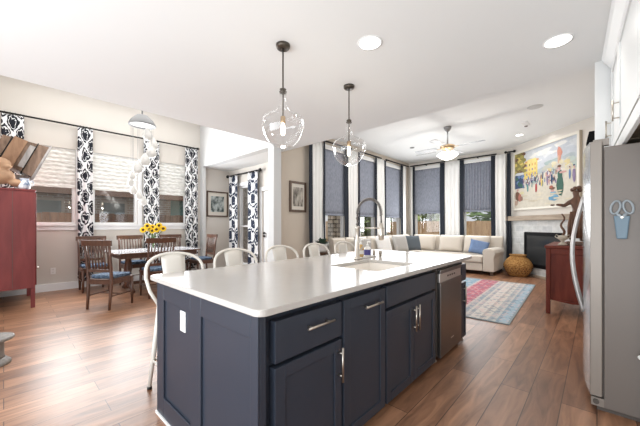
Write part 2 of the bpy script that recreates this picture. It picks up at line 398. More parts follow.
def window(n, horiz, c, a0, a1, z0, z1, inside, mull=None, meeting=None, sill=True, head=True):
    """white frame set into the wall; inside = +1/-1 direction of the room along the wall normal"""
    def bx(mb, p0, p1, d0, d1, q0, q1, m):
        lo, hi = sorted((c + inside * d0, c + inside * d1))
        if horiz == 'x': mb.box(p0, p1, lo, hi, q0, q1, m)
        else: mb.box(lo, hi, p0, p1, q0, q1, m)
    root = bpy.data.objects.new('window_%d' % n, None); COL.objects.link(root); root['kind'] = 'structure'
    f = MB(); t = .045
    for (p0, p1, q0, q1) in ((a0, a0 + t, z0, z1), (a1 - t, a1, z0, z1), (a0 + t, a1 - t, z0, z0 + t), (a0 + t, a1 - t, z1 - t, z1)):
        bx(f, p0, p1, -.12, -.03, q0, q1, M['trim'])
    if meeting: bx(f, a0 + t, a1 - t, -.1, -.05, meeting - .02, meeting + .02, M['trim'])
    f.build('window_frame', root)
    g = MB(); bx(g, a0 + t, a1 - t, -.082, -.076, z0 + t, z1 - t, M['glass']); g.build('pane', root)
    s = MB()
    zh = z1 + (.09 if head else 0); bx(s, a0 - .09, a0, .001, .02, z0 - .0, zh, M['trim']); bx(s, a1, a1 + .09, .001, .02, z0, zh, M['trim'])
    if head: bx(s, a0, a1, .001, .02, z1, z1 + .09, M['trim'])
    s.build('window_casing', root)
    if sill:
        s = MB(); bx(s, a0 - .12, a1 + .12, .001, .05, z0 - .028, z0 - .001, M['trim']); bx(s, a0 - .09, a1 + .09, .001, .02, z0 - .11, z0 - .028, M['trim']); s.build('window_sill', root)
    return root
for i, (a, b_, z0, z1) in enumerate(DW): window(i + 1, 'y', DX, a, b_, z0, z1, 1, sill=False, head=False)
s = MB(); s.box(DX + .001, DX + .05, -.05, 3.32, 1.242, 1.269, M['trim']); s.box(DX + .001, DX + .022, -.03, 3.3, 1.16, 1.242, M['trim']); struct(s, 'trim_4', bevel=.004)
for i, (a, b_, z0, z1) in enumerate(LW): window(i + 4, 'y', LX, a, b_, z0, z1, 1)
for i, (a, b_, z0, z1) in enumerate(BW): window(i + 7, 'x', LY, a, b_, z0, z1, -1)
window(9, 'x', AY, -7.12, -6.30, .2, 2.3, -1, meeting=1.23)
# white half-open exterior door in the passage
d = MB(); d.box(-6.01, -5.11, AY + .03, AY + .075, .01, 2.09, M['trim']); dr = struct(d, 'door_1', bevel=.004)
mb = MB()
for z in (.99, 1.06): mb.lathe([(.012, 0), (.012, .03), (.03, .035), (.03, .055), (.012, .065)], M['iron'], 14, mtx=Matrix.Translation((-5.93, AY + .03, z)) @ Matrix.Rotation(R(90), 4, 'X'))
mb.build('door_knob', dr)
s = MB(); s.box(-6.11, -6.02, AY - .02, AY - .001, 0, 2.19, M['trim']); s.box(-6.02, -5.1, AY - .02, AY - .001, 2.1, 2.19, M['trim']); struct(s, 'trim_5')

# ------------------------------------------------------------------ outdoors
struct(MB().box(-30, 8, 9.9, 40, -.35, -.25, mat('lawn', (.16, .2, .07), .95, var=.4, vscale=2)), 'ground')
struct(MB().box(-30, -7.9, -12, 9.9, -.35, -.25, mat('side_yard', (.2, .17, .12), .95, var=.3, vscale=2)), 'ground_side')
M['fence'] = ramp_tex('cedar_fence', (.34, .19, .09), (.55, .36, .2), axis='z', rough=.85, scale=2, stretch=6)
M['fence_d'] = ramp_tex('brown_fence', (.20, .115, .075), (.33, .20, .135), axis='z', rough=.85, scale=2, stretch=6)
M['brick'] = brick_mat('house_brick', (.60, .50, .42), (.46, .36, .30), (.7, .68, .64), .22, .075)
M['stone'] = brick_mat('stacked_stone', (.62, .54, .42), (.40, .34, .27), (.16, .13, .1), .24, .13, .02)
def fence(x0, y0, x1, y1, h, m, label, name='garden_fence'):
    L = math.hypot(x1 - x0, y1 - y0); t = thing(name, label, 'fence', (x0, y0, -.25), math.atan2(y1 - y0, x1 - x0))
    b = MB(); k = 0; x = 0
    while x < L: b.box(x, x + .135, -.01, .012, 0, h + random.uniform(-.012, .012), m); x += .14
    b.build('board_panel', t)
    b = MB()
    for z in (.3, h - .25): b.box(0, L, .013, .05, z, z + .09, m)
    b.build('rail', t)
    return t
fence(-9.3, -1.5, -9.3, 6.5, 1.80, M['fence_d'], 'dark brown board fence outside the dining nook windows')
fence(-9.2, 13.2, 3, 13.2, 1.68, M['fence'], 'orange cedar fence behind the sofa windows')
fence(-9.2, 6.6, -9.2, 13.1, 1.68, M['fence'], 'tan cedar fence beyond the living room side windows')
hs = thing('neighbor_house', 'neighbouring brick house with brown eaves beyond the dark fence', 'house', (-11.2, 1.5, -.25))
uvbox(MB().box(-.3, 0, -4.2, 4.2, 0, 3.2, M['brick']).build('brick_wall', hs))
MB().box(-.6, .45, -4.5, 4.5, 2.38, 2.75, mat('brown_eave', (.17, .10, .07), .8)).build('eave', hs)
M['hw'] = mat('grey_house_glass', (.28, .32, .32), .2); M['hf'] = mat('house_window_frame', (.62, .58, .52), .6)
for y in (-.66, .89):
    f = MB(); f.box(.001, .05, y - .36, y + .36, .9, 2.28, M['hf']); f = f.build('window', hs)
    MB().box(.051, .06, y - .28, y + .28, .98, 2.2, M['hw']).build('pane', f)
MB().box(.001, .06, 2.6, 3.2, .2, 2.6, mat('teal_shutter', (.16, .30, .28), .6)).build('shutter', hs)
pt = uvbox(MB().box(-6.35, -5.75, 7.15, 7.75, -.25, 3.3, M['stone']).build('porch_column'))
tag(pt, 'tan stacked stone porch column outside the side window nearest the kitchen', 'column')
def tree(x, y, h, r, label, c):
    t = thing('backyard_tree', label, 'tree', (x, y, -.25), 0, None)
    MB().tube([(0, 0, 0), (.05, 0, h * .4), (-.03, .05, h * .7)], [.12, .09, .05], M['carved'], 8).build('tree_trunk', t)
    g = MB(); lm = mat('leaves_' + str(len(bpy.data.materials)), c, .8, var=.4, vscale=3); i = g.mi(lm); g.mi(lm)
    for k in range(1100):
        a = random.uniform(0, 2 * PI); u = random.uniform(-1, 1); q = random.random() ** .4
        p = Vector((q * r * math.cos(a) * math.sqrt(1 - u * u), q * r * math.sin(a) * math.sqrt(1 - u * u), h * .62 + q * u * h * .42))
        e = random.uniform(.13, .25); A = Matrix.Rotation(random.uniform(0, 6), 3, 'Z') @ Matrix.Rotation(random.uniform(-1.2, 1.2), 3, 'X')
        f = g.bm.faces.new([g.bm.verts.new(p + A @ Vector(v)) for v in ((-e, 0, 0), (0, -e * .5, .02), (e, 0, 0), (0, e * .5, .02))]); f.material_index = i
    g.build('crown', t)
tree(-2.7, 15.4, 3.8, 1.9, 'leafy green tree above the fence, seen through the window behind the blue pillow', (.24, .36, .12))
tree(-6.7, 16.0, 3.7, 1.8, 'bushy green tree seen through the back window nearest the room corner', (.36, .42, .16))
tree(-7.6, 11.6, 3.2, 1.0, 'small green tree seen through the side window nearest the room corner', (.30, .38, .14))

# ------------------------------------------------------------------ curtains, rods, shades
def drape(mb, horiz, c, a0, a1, z0, z1, m, amp=.025, wav=.085, inside=1, gather=0, uvs=None, flare=0):
    """pleated cloth sheet, its pleats along the wall"""
    i = mb.mi(m); n = max(8, int((a1 - a0) / wav * 8)); nz = 14; g = []
    uvl = mb.bm.loops.layers.uv.get('UVMap') or mb.bm.loops.layers.uv.new('UVMap')
    mid = (a0 + a1) / 2
    for kz in range(nz + 1):
        z = z0 + (z1 - z0) * kz / nz; row = []; q = 1 - kz / nz
        for k in range(n + 1):
            a = a0 + (a1 - a0) * k / n; ph = 2 * PI * (a - a0) / wav
            off = amp * math.sin(ph) * (.55 + .45 * q) + .006 * math.sin(3 * z + ph * .4)
            aa = mid + (a - mid) * (1 + gather * math.sin(PI * q) * -1 + flare * q) + .012 * math.sin(2.1 * z) * q
            p = (aa, c + inside * off, z) if horiz == 'x' else (c + inside * off, aa, z)
            row.append((mb.bm.verts.new(p), (a * 2.2, z)))
        g.append(row)
    for kz in range(nz):
        for k in range(n):
            q = (g[kz][k], g[kz][k + 1], g[kz + 1][k + 1], g[kz + 1][k])
            f = mb.bm.faces.new([v[0] for v in q]); f.material_index = i; f.smooth = True
            for l, v in zip(f.loops, q): l[uvl].uv = v[1]
def solid(o, t=.004):
    s = o.modifiers.new('thick', 'SOLIDIFY'); s.thickness = t; s.offset = 0; return o
def rod(horiz, c, a0, a1, z, r, label, ends=True, brackets=(), inside=1, wallc=None):
    t = thing('curtain_rod', label, 'curtain rod', (0, 0, 0))
    P = (lambda a, d=0, zz=0: (a, c + d, z + zz)) if horiz == 'x' else (lambda a, d=0, zz=0: (c + d, a, z + zz))
    t.location = P((a0 + a1) / 2); T = Vector(t.location)
    L_ = lambda a, d=0, zz=0: tuple(Vector(P(a, d, zz)) - T)
    MB().tube([L_(a0), L_(a1)], r, M['iron'], 10).build('pole', t)
    if ends:
        for a in (a0, a1): MB().ball(L_(a), r * 2.0, M['iron'], n=12).build('finial', t)
    for a in brackets:
        d = (wallc - c); MB().tube([L_(a, 0, -r), L_(a, d, -r)], r * .7, M['iron'], 8).build('bracket', t)
    return t
DR = DX + .09
rod('y', DR, -.4, 3.42, 3.22, .016, 'long black rod above the three dining nook windows', True, (-.25, 1.1, 2.33, 3.3), wallc=DX + .003)
dl = [(-.03, .25, 'black and white damask curtain hanging behind the wooden bucket, first from the left'),
      (1.0, 1.24, 'damask curtain right of the wall outlet, behind the near head dining chair'),
      (2.17, 2.5, 'black and white damask curtain behind the cluster of glass chandelier globes'),
      (3.10, 3.42, 'damask curtain at the far end of the long rod, beside the passage')]
for a0, a1, lb in dl:
    t = thing('damask_curtain', lb, 'curtain', (DR, (a0 + a1) / 2, .14), 0, 'damask curtains of the dining nook')
    m = MB(); drape(m, 'y', 0, a0 - (a0 + a1) / 2, a1 - (a0 + a1) / 2, .02, 3.06, M['damask'], .028, .11); solid(m.build('panel', t))
    for q in range(4):
        y = a0 + .04 + (a1 - a0 - .08) * q / 3 - (a0 + a1) / 2
        MB().tube([(.022 * math.cos(k * PI / 6), y, 3.08 + .022 * math.sin(k * PI / 6)) for k in range(12)], .004, M['iron'], 6, closed=True).build('ring', t)
rod('x', AY - .09, -7.5, -5.98, 2.60, .022, 'short black rod above the curtained passage window', True, (-7.3, -6.1), -1, wallc=AY - .003)
for a0, a1, lb in ((-7.42, -6.98, 'navy and white medallion curtain next to the framed print in the passage'), (-6.50, -6.06, 'navy and white medallion curtain beside the white passage door')):
    t = thing('medallion_curtain', lb, 'curtain', ((a0 + a1) / 2, AY - .09, .05), 0, 'medallion curtains in the passage')
    w_ = (a1 - a0) / 2; m = MB(); drape(m, 'x', 0, -w_, w_, .02, 2.54, M['damask2'], .03, .14, -1); solid(m.build('panel', t))
# woven shades
for k, (a, b_, z0, z1) in enumerate(DW):
    t = thing('woven_shade', ['white woven shade on the dining window next to the red cabinet', 'white woven shade on the middle dining window behind the chandelier', 'white woven shade on the dining window nearest the passage'][k], 'window shade', (DX - .02, (a + b_) / 2, 2.02), 0, 'woven shades of the dining nook')
    hw = (b_ - a) / 2 - .005
    m = MB(); ys = [(-.004 if j % 2 else .008) for j in range(19)]
    for j in range(18):
        zA, zB = .72 * j / 18, .72 * (j + 1) / 18; m.prism([(ys[j] - .006, zA), (ys[j] + .006, zA), (ys[j + 1] + .006, zB), (ys[j + 1] - .006, zB)], -hw, hw, M['woven'], 'y')
    m.build('fabric', t); MB().box(-.012, .014, -hw, hw, -.03, 0, M['woven']).build('hem_bar', t)
# slate roman shades, white drapes with navy bands
def roman(horiz, c, a0, a1, z0, z1, inside, label, pleat):
    t = thing('roman_shade', label, 'window shade', ((a0 + a1) / 2, c, z0) if horiz == 'x' else (c, (a0 + a1) / 2, z0), 0 if horiz == 'x' else R(90), 'slate roman shades of the living room')
    hw = (a1 - a0) / 2; n = 112 if pleat else 24; m = MB(); i = m.mi(M['roman']); g = []; s_ = -1 if horiz == 'y' else 1
    for kz in range(16):
        z = (z1 - z0) * kz / 15
        g.append([m.bm.verts.new((-hw + 2 * hw * k / n, s_ * inside * (.004 * math.cos(kz * PI) * (1 if kz < 3 else .3) + pleat * math.sin(k * PI * 11 * 2 / n)), z)) for k in range(n + 1)])
    for A, B in zip(g, g[1:]):
        for k in range(n): f = m.bm.faces.new((A[k], A[k + 1], B[k + 1], B[k])); f.material_index = i; f.smooth = True
    solid(m.build('fabric', t), .008)
    MB().box(-hw, hw, -.014, .014, -.05, 0, M['roman']).build('hem_fold', t)
    MB().box(-hw, hw, -.02, .02, z1 - z0 + .001, z1 - z0 + .06, M['white_cloth']).build('headrail', t)
    return t
for k, (a, b_, z0, z1) in enumerate(LW):
    roman('y', LX + .055, a * .988 - .01, b_ * .988, 1.54, 3.06, 1, ['slate blue roman shade on the side window nearest the kitchen', 'slate blue roman shade on the middle side window, behind the faucet arc', 'slate blue roman shade on the side window nearest the room corner'][k], .0)
roman('x', LY - .055, -4.54, -3.64, 1.68, 3.10, -1, 'flat slate blue roman shade on the back window under the ceiling fan', 0)
roman('x', LY - .055, -2.98, -2.14, 1.70, 3.10, -1, 'vertically pleated slate blue roman shade on the back window nearest the painting', .02)
def banded(horiz, c, a0, a1, b0, b1, z0, z1, inside, label, name='drapery_panel', flare=0):
    t = thing(name, label, 'curtain', ((a0 + a1) / 2, c, z0) if horiz == 'x' else (c, (a0 + a1) / 2, z0), 0, 'white drapes with navy edges')
    mid = (a0 + a1) / 2
    if b1 - b0 > .05:
        m = MB(); drape(m, horiz, 0, b0 - mid, b1 - mid, 0, z1 - z0, M['white_cloth'], .022, .12, inside); solid(m.build('fabric', t))
    for (p, q, sg) in ((a0, b0, -1), (b1, a1, 1)):
        if q - p > .01:
            m = MB(); drape(m, horiz, inside * .012, p - mid, q - mid, 0, z1 - z0, M['navy_cloth'], .014, .12, inside, flare=flare); solid(m.build('edge_band', t))
    return t
SX = LX + .10
for a0, a1, b0, b1, lb in ((4.70, 5.25, 4.82, 5.18, 'white drape with navy edges between the elephant-grey framed print and the first side window'),
                        (5.99, 6.68, 6.14, 6.58, 'white drape with navy edges between the first two side windows'),
                        (7.43, 8.05, 7.54, 7.94, 'white drape with navy edges between the middle and far side windows'),
                        (8.98, 9.36, 9.12, 9.36, 'white drape with one navy edge on the side wall at the room corner')):
    a0, a1, b0, b1 = [v * .979 for v in (a0, a1, b0, b1)]
    banded('y', SX, a0, a1, b0, b1, .05, 3.2, 1, lb.replace('elephant-grey ', ''))
BYY = LY - .10
for a0, a1, b0, b1, lb in ((-4.68, -4.52, -4.68, -4.59, 'narrow navy-edged white drape on the back wall at the room corner'),
                        (-3.67, -2.95, -3.52, -3.07, 'white drape with navy edges between the two back windows'),
                        (-2.22, -1.86, -2.11, -1.86, 'white drape with one navy edge between the back window and the navy curtain')):
    a0, a1, b0, b1 = [v * .9895 for v in (a0, a1, b0, b1)]
    banded('x', BYY, a0, a1, b0, b1, .05, 3.22, -1, lb)
t = thing('navy_curtain', 'narrow navy curtain hanging between the back windows and the painting', 'curtain', (-1.74, 9.33, .05))
m = MB(); drape(m, 'x', 0, -.042, .042, 0, 3.16, M['navy_cloth'], .02, .05, -1, flare=.5); solid(m.build('fabric', t))
rod('y', SX, 4.68, 6.2, 3.23, .02, 'black rod over the side window nearest the kitchen', False, (4.9,), wallc=LX + .003)
rod('y', SX, 6.55, 7.62, 3.23, .02, 'black rod over the middle side window', False, (6.62,), wallc=LX + .003)
rod('y', SX, 7.88, 9.36, 3.23, .02, 'black rod over the side window at the room corner', False, (7.95,), wallc=LX + .003)
rod('x', BYY, -4.64, -3.48, 3.25, .02, 'black rod over the flat back window shade', False, (-4.1,), -1, wallc=LY - .003)
rod('x', BYY, -3.1, -2.06, 3.25, .02, 'black rod over the pleated back window shade', False, (-2.55,), -1, wallc=LY - .003)
rod('x', 9.36, -1.82, -1.62, 3.24, .018, 'stub of black rod holding the narrow navy curtain', True, (), -1)

# ------------------------------------------------------------------ island
ISL = R(.7); IP = Vector((-1.0, .70, 0))
def ip(x, y, z=0):
    d = Matrix.Rotation(ISL, 3, 'Z') @ Vector((x - IP.x, y - IP.y, 0)); return (IP.x + d.x, IP.y + d.y, z)
# countertop with rounded corners and a sink cut-out
X0, X1, Y0, Y1 = -2.25, -.985, .695, 3.60
def rrect(x0, x1, y0, y1, r, n=6):
    P = []
    for cx, cy, a in ((x1 - r, y1 - r, 0), (x0 + r, y1 - r, 90), (x0 + r, y0 + r, 180), (x1 - r, y0 + r, 270)):
        for k in range(n + 1): P.append((cx + r * math.cos(R(a + 90 * k / n)), cy + r * math.sin(R(a + 90 * k / n))))
    return P
SK = (-1.65, -1.17, 1.90, 2.53)
t = thing('countertop', 'white quartz island countertop with rounded corners and a sink cut-out', 'countertop', ip(-1.62, 2.1, .885), ISL)
ox, oy = -1.62, 2.1
m = MB(); i = m.mi(M['quartz'])
outer = rrect(X0 - ox, X1 - ox, Y0 - oy, Y1 - oy, .045); inner = rrect(SK[0] - ox, SK[1] - ox, SK[2] - oy, SK[3] - oy, .03)
for z in (0, .03):
    vo = [m.bm.verts.new((*p, z)) for p in outer]; vi = [m.bm.verts.new((*p, z)) for p in inner]
    n = len(vo)
    for k in range(n):
        f = m.bm.faces.new((vo[k], vo[(k + 1) % n], vi[(k + 1) % n], vi[k])); f.material_index = i
    if z == 0: bo, bi = vo, vi
for A, B in ((bo, vo), (bi, vi)):
    for k in range(n): m.bm.faces.new((A[k], A[(k + 1) % n], B[(k + 1) % n], B[k])).material_index = i
m.build('slab', t, bevel=.004)
t = thing('sink', 'undermount pale sink basin set in the island countertop', 'sink', ip(-1.41, 2.215, .745), ISL)
hw, hl = .235, .31; m = MB(); sm = mat('sink_composite', (.93, .88, .82), .3)
for b_ in ((-hw - .012, -hw, -hl, hl, 0, .139), (hw, hw + .012, -hl, hl, 0, .139), (-hw, hw, -hl - .012, -hl, 0, .139), (-hw, hw, hl, hl + .012, 0, .139), (-hw, hw, -hl, hl, 0, .012)): m.box(*b_, sm)
m.build('basin', t); MB().lathe([(.03, .0125), (.045, .014), (.045, .017), (.02, .018)], M['nickel'], 20).build('drain', t)

FX = -1.02
def pull(parent, a, b_, name='handle'):
    """bar pull between two points on the front, standing 3 cm off"""
    m = MB(); a = Vector(a); b_ = Vector(b_); d = (b_ - a).normalized(); o = Vector((.034, 0, 0))
    m.tube([a + o - d * .012, b_ + o + d * .012], .0065, M['nickel'], 10)
    for p in (a + d * .02, b_ - d * .02): m.tube([p, p + o], .005, M['nickel'], 8)
    return m.build(name, parent)
def shaker(parent, y0, y1, z0, z1, name='door', st=.058, flat=False, xf=0):
    m = MB()
    if flat: m.box(xf - .044, xf, y0, y1, z0, z1, M['navy'])
    else:
        m.box(xf - .044, xf - .009, y0, y1, z0, z1, M['navy'])
        for q in ((y0, y0 + st, z0, z1), (y1 - st, y1, z0, z1), (y0 + st, y1 - st, z0, z0 + st), (y0 + st, y1 - st, z1 - st, z1)): m.box(xf - .009, xf, *q, M['navy'])
    return m.build(name, parent, bevel=.0025)
def base_unit(name, label, y0, y1, x_in=-1.80, top=.884):
    t = thing(name, label, 'cabinet', ip(FX, y0), ISL, 'navy island cabinets')
    D = x_in - FX; W = y1 - y0
    MB().box(D, -.045, .002, W - .002, .045, top, M['navy']).build('carcass', t)
    if top < .88:                                                     # open box round the sink
        for q in ((D, -.045, .002, .02), (D, -.045, W - .02, W - .002), (-.075, -.0451, .021, W - .021)): MB().box(*q, top + .001, .884, M['navy']).build('carcass_side', t)
    MB().box(D + .05, -.08, .01, W - .01, 0, .044, M['navy_dark']).build('toe_kick', t)
    return t, W
t, W = base_unit('drawer_base_cabinet', 'navy island cabinet with one drawer over one door at the near end', .765, 1.285)
t_dr = shaker(t, .042, W - .012, .652, .838, 'drawer', flat=True); pull(t_dr, (0, .225, .768), (0, .395, .768))
t_do = shaker(t, .042, W - .012, .05, .632, 'door'); pull(t_do, (0, W - .045, .43), (0, W - .045, .59))
t, W = base_unit('pullout_base_cabinet', 'narrow navy island cabinet with one tall door pulled by a horizontal bar', 1.286, 1.752)
t_do = shaker(t, .008, W - .01, .05, .838, 'door'); pull(t_do, (0, .19, .768), (0, .36, .768))
t, W = base_unit('sink_base_cabinet', 'wide navy island cabinet with two doors below the sink', 1.753, 2.64, top=.735)
shaker(t, .012, W - .03, .70, .845, 'false_front', flat=True)
mid = .425
d1 = shaker(t, .012, mid - .003, .05, .675, 'door'); pull(d1, (0, mid - .03, .46), (0, mid - .03, .63))
d2 = shaker(t, mid + .003, W - .03, .05, .675, 'door'); pull(d2, (0, mid + .03, .46), (0, mid + .03, .63))
# dishwasher
t = thing('dishwasher', 'stainless dishwasher built into the island front', 'dishwasher', ip(FX, 2.69), ISL)
MB().box(-.6, -.02, .0, .61, .06, .86, M['gasket']).build('body', t)
m = MB(); m.box(-.019, .012, .01, .60, .05, .735, M['steel']); m.box(-.019, .012, .01, .60, .815, .85, M['steel']); m.box(-.019, .004, .01, .60, .7351, .8149, M['steel_lt']); dd = m.build('door', t, bevel=.003)
m = MB()
for k in range(4): m.box(.0042, .006, .2 + .06 * k, .235 + .06 * k, .77, .785, M['gasket'])
m.build('button_row', dd)
MB().box(.0122, .0135, .28, .36, .16, .172, M['steel_lt']).build('badge', dd)
for y in (.03, .57): MB().lathe([(.018, 0), (.018, .012), (.008, .014), (.008, .06)], M['nickel'], 12, c=(-.05, y, 0)).build('foot', t)
t, W = base_unit('end_cabinet', 'slim navy island cabinet beyond the dishwasher', 3.315, 3.49)
dr = shaker(t, .02, W - .008, .66, .838, 'drawer', flat=True)
do = shaker(t, .02, W - .008, .05, .64, 'door', st=.035); pull(do, (0, .05, .43), (0, .05, .6))
MB().lathe([(.02, 0), (.02, .012), (.009, .014), (.009, .044)], M['nickel'], 12, c=(-.045, W - .03, 0)).build('foot', t)
# near end panel with two shaker fields
t = thing('island_end_panel', 'navy shaker panel closing the near end of the island', 'panel', ip(-1.57, .722), ISL)
m = MB(); a, b_ = -.59, .545
m.box(a, b_, .008, .04, 0, .884, M['navy'])
for q in ((a, -.478, 0, .884), (-.086, .037, 0, .884), (.49, b_, 0, .884), (-.478, -.086, .775, .884), (.037, .49, .775, .884), (-.478, -.086, 0, .14), (.037, .49, 0, .14)): m.box(q[0], q[1], -.004, .008, q[2], q[3], M['navy'])
m.build('panel', t, bevel=.003)
MB().box(a - .004, b_, -.012, -.0045, 0, .018, M['plastic']).build('shoe_moulding', t)
m = MB(); m.box(-.236, -.166, .002, .0079, .635, .755, M['plastic']); o = m.build('outlet', t, bevel=.003)
m = MB()
for z in (.668, .718): m.box(-.214, -.188, -.0005, .0019, z - .014, z + .014, M['label'])
m.build('socket', o)
t_back = MB().box(-.019, 0, 0, 2.72, .0, .884, M['navy']).build('island_back_panel', loc=ip(-1.803, .77), rotz=ISL); tag(t_back, 'navy panel on the stool side of the island', 'panel')

# faucet
t = thing('spring_faucet', 'tall brushed nickel spring faucet at the island sink', 'faucet', ip(-1.725, 2.42, .916), ISL)
MB().lathe([(.034, 0), (.034, .012), (.024, .02), (.022, .16), (.018, .17), (.018, .30), (.021, .305), (.021, .33), (.012, .335)], M['nickel'], 20).build('body', t)
arc = [(0, 0, .33), (0, 0, .46)] + [(.135 - .135 * math.cos(R(a)), 0, .46 + .135 * math.sin(R(a))) for a in range(10, 181, 10)] + [(.27, 0, .43), (.272, 0, .36)]
MB().tube(arc, .007, M['gasket'], 8).build('hose', t)
def coil(path, r, turns, rw):
    P = []; L = len(path) - 1; n = turns * 8
    for k in range(n + 1):
        u = k / n * L; a = min(int(u), L - 1); p = Vector(path[a]).lerp(Vector(path[a + 1]), u - a); tg = (Vector(path[a + 1]) - Vector(path[a])).normalized()
        sd = Vector((0, 1, 0)); up = tg.cross(sd); th = 2 * PI * turns * k / n; P.append(p + (sd * math.cos(th) + up * math.sin(th)) * r)
    return P
MB().tube(coil(arc[:-1], .0125, 44, 0), .0032, M['steel'], 5).build('spring', t)
MB().lathe([(.012, .20), (.024, .205), (.028, .26), (.021, .31), (.016, .36), (.010, .365)], M['nickel'], 18, c=(.272, 0, 0)).build('spray_head', t)
m = MB(); m.tube([(.0, 0, .315), (.245, 0, .315)], .006, M['nickel'], 8); m.tube([(.272 + .026 * math.cos(k * PI / 8), .026 * math.sin(k * PI / 8), .315) for k in range(16)], .005, M['nickel'], 6, closed=True); m.build('docking_arm', t)
m = MB(); m.tube([(0, .018, .09), (0, .07, .10), (0, .11, .13)], [.012, .009, .007], M['nickel'], 10); m.build('lever', t)
# bottles behind the sink
t = thing('soap_tray', 'pale tray under the soap bottles beside the faucet', 'tray', ip(-1.775, 2.63, .916), ISL)
MB().box(-.05, .05, -.14, .15, 0, .012, M['label']).build('dish', t, bevel=.004)
def bottle(name, label, p, prof, m, lab=None, cap=None):
    t = thing(name, label, 'bottle', p, ISL)
    MB().lathe(prof, m, 18).build('body', t)
    if lab: MB().lathe([(prof[1][0] + .001, lab[0]), (prof[1][0] + .001, lab[1])], lab[2], 18, capb=False, capt=False).build('label_band', t)
    zt = prof[-1][1]
    m = MB(); m.lathe([(.011, zt), (.011, zt + .02), (.004, zt + .022), (.004, zt + .05)], cap or M['plastic'], 12); m.tube([(0, 0, zt + .05), (.035, 0, zt + .046)], .006, cap or M['plastic'], 8); m.build('pump', t)
bottle('soap_bottle', 'amber soap pump bottle with a pale label next to the faucet', ip(-1.775, 2.555, .929), [(.026, 0), (.030, .01), (.030, .11), (.012, .13)], M['soap'], (.03, .07, M['label']))
bottle('lotion_bottle', 'white pump bottle with a wide indigo label beside the amber soap', ip(-1.770, 2.67, .929), [(.034, 0), (.037, .01), (.037, .085), (.012, .105)], M['plastic'], (.012, .07, M['purple']))
t = tag(MB().lathe([(.016, 0), (.020, .055), (.020, .06), (.015, .06), (.013, .006)], M['nickel'], 16, capt=True).build('metal_cup', loc=ip(-1.72, 2.85, .916)), 'small metal cup at the end of the soap tray', 'cup')
t = tag(MB().lathe([(.014, 0), (.017, .06), (.012, .066)], M['nickel'], 16).build('soap_dispenser', loc=ip(-1.79, 2.83, .916)), 'short metal soap dispenser behind the small cup', 'dispenser')

# ------------------------------------------------------------------ stools
def make_stool():
    t = thing('counter_stool', 'cream metal stool with hoop back at the near end of the island', 'stool', (-2.32, .95, 0), 0, 'cream metal counter stools')
    m = MB(); m.prism(rrect(-.16, .16, -.16, .16, .05), .645, .665, M['stool']); m.build('seat', t, bevel=.006)
    for sx in (-1, 1):
        for sy in (-1, 1):
            m = MB(); a = Vector((sx * .13, sy * .13, .645)); b_ = Vector((sx * .19, sy * .185, .012))
            m.tube([a, a.lerp(b_, .5), b_], [.022, .018, .013], M['stool'], 8); lg = m.build('leg', t)
            MB().lathe([(.017, 0), (.017, .02)], M['iron'], 10, c=(b_.x, b_.y, 0)).build('rubber_foot', lg)
    m = MB(); q = .168; z = .22
    m.tube([(-q, -q, z), (q, -q, z), (q, q, z), (-q, q, z)], .009, M['stool'], 6, closed=True); m.build('foot_ring', t)
    P = []
    for k in range(17):
        a = PI * k / 16; P.append((-.15 - .075 * math.sin(a), -.222 * math.cos(a), .86 + .17 * math.sin(a) ** .6))
    P = [(-.10, -.15, .655), (-.13, -.20, .76)] + P + [(-.13, .20, .76), (-.10, .15, .655)]
    MB().tube(P, .0125, M['stool'], 8).build('hoop_back', t)
    m = MB(); i = m.mi(M['stool']); g = []
    for k in range(9):
        u = k / 8; g.append([m.bm.verts.new((-.145 - .08 * u + .008 * (1 - v * v), v * (.075 + .02 * u), .665 + .36 * u)) for v in (-1, -.5, 0, .5, 1)])
    for A, B in zip(g, g[1:]):
        for k in range(4): f = m.bm.faces.new((A[k], A[k + 1], B[k + 1], B[k])); f.material_index = i; f.smooth = True
    solid(m.build('back_splat', t), .004)
    return t
st = make_stool()
for y, lb in ((1.50, 'cream metal stool second from the near end of the island'), (2.06, 'cream metal stool in the middle of the island row'),
              (2.60, 'cream metal stool fourth from the near end of the island'), (3.16, 'cream metal stool at the far end of the island row')):
    dup(st, (-2.32, y, 0), 0, lb)

# ------------------------------------------------------------------ fridge and kitchen cabinets
t = thing('refrigerator', 'stainless side-by-side refrigerator with taupe sides', 'refrigerator', (0, 2.757, 0))
MB().box(.035, .74, 0.0, .905, .03, 1.785, M['fr_side']).build('body', t, bevel=.004)
MB().box(.026, .034, .012, .893, .10, 1.80, M['gasket']).build('door_gasket', t)
def fdoor(y0, y1):
    m = MB(); i = m.mi(M['fr_edge']); j = m.mi(M['fr_front']); P = []
    n = 10
    for k in range(n + 1):
        u = k / n; yy = y0 + (y1 - y0) * u; g_ = (yy) / .905; P.append((-.035 - .048 * math.sin(PI * min(1, max(0, g_))) , yy))
    poly = [(.026, y1), (.026, y0)] + P
    A = [m.bm.verts.new((*p, .095)) for p in poly]; B = [m.bm.verts.new((*p, 1.83)) for p in poly]; nn = len(poly)
    m.bm.faces.new(A[::-1]).material_index = i; m.bm.faces.new(B).material_index = i
    for k in range(nn):
        f = m.bm.faces.new((A[k], A[(k + 1) % nn], B[(k + 1) % nn], B[k])); f.material_index = j if 2 <= k < nn - 1 else i
    return m.build('door', t, bevel=.004)
da = fdoor(0, .40); db = fdoor(.406, .905)
for dd, yy in ((da, .345), (db, .46)):
    P = [(-.078, yy, 1.48)] + [(-.085 - .062 * math.sin(PI * k / 12), yy, 1.45 - .84 * k / 12) for k in range(13)] + [(-.078, yy, .58)]
    MB().tube(P, .013, mat('satin_handle', (.46, .43, .41), .42, metal=.6), 10).build('handle', dd)
MB().box(.0, .7, .02, .885, .0, .029, M['gasket']).build('base_grille', t)
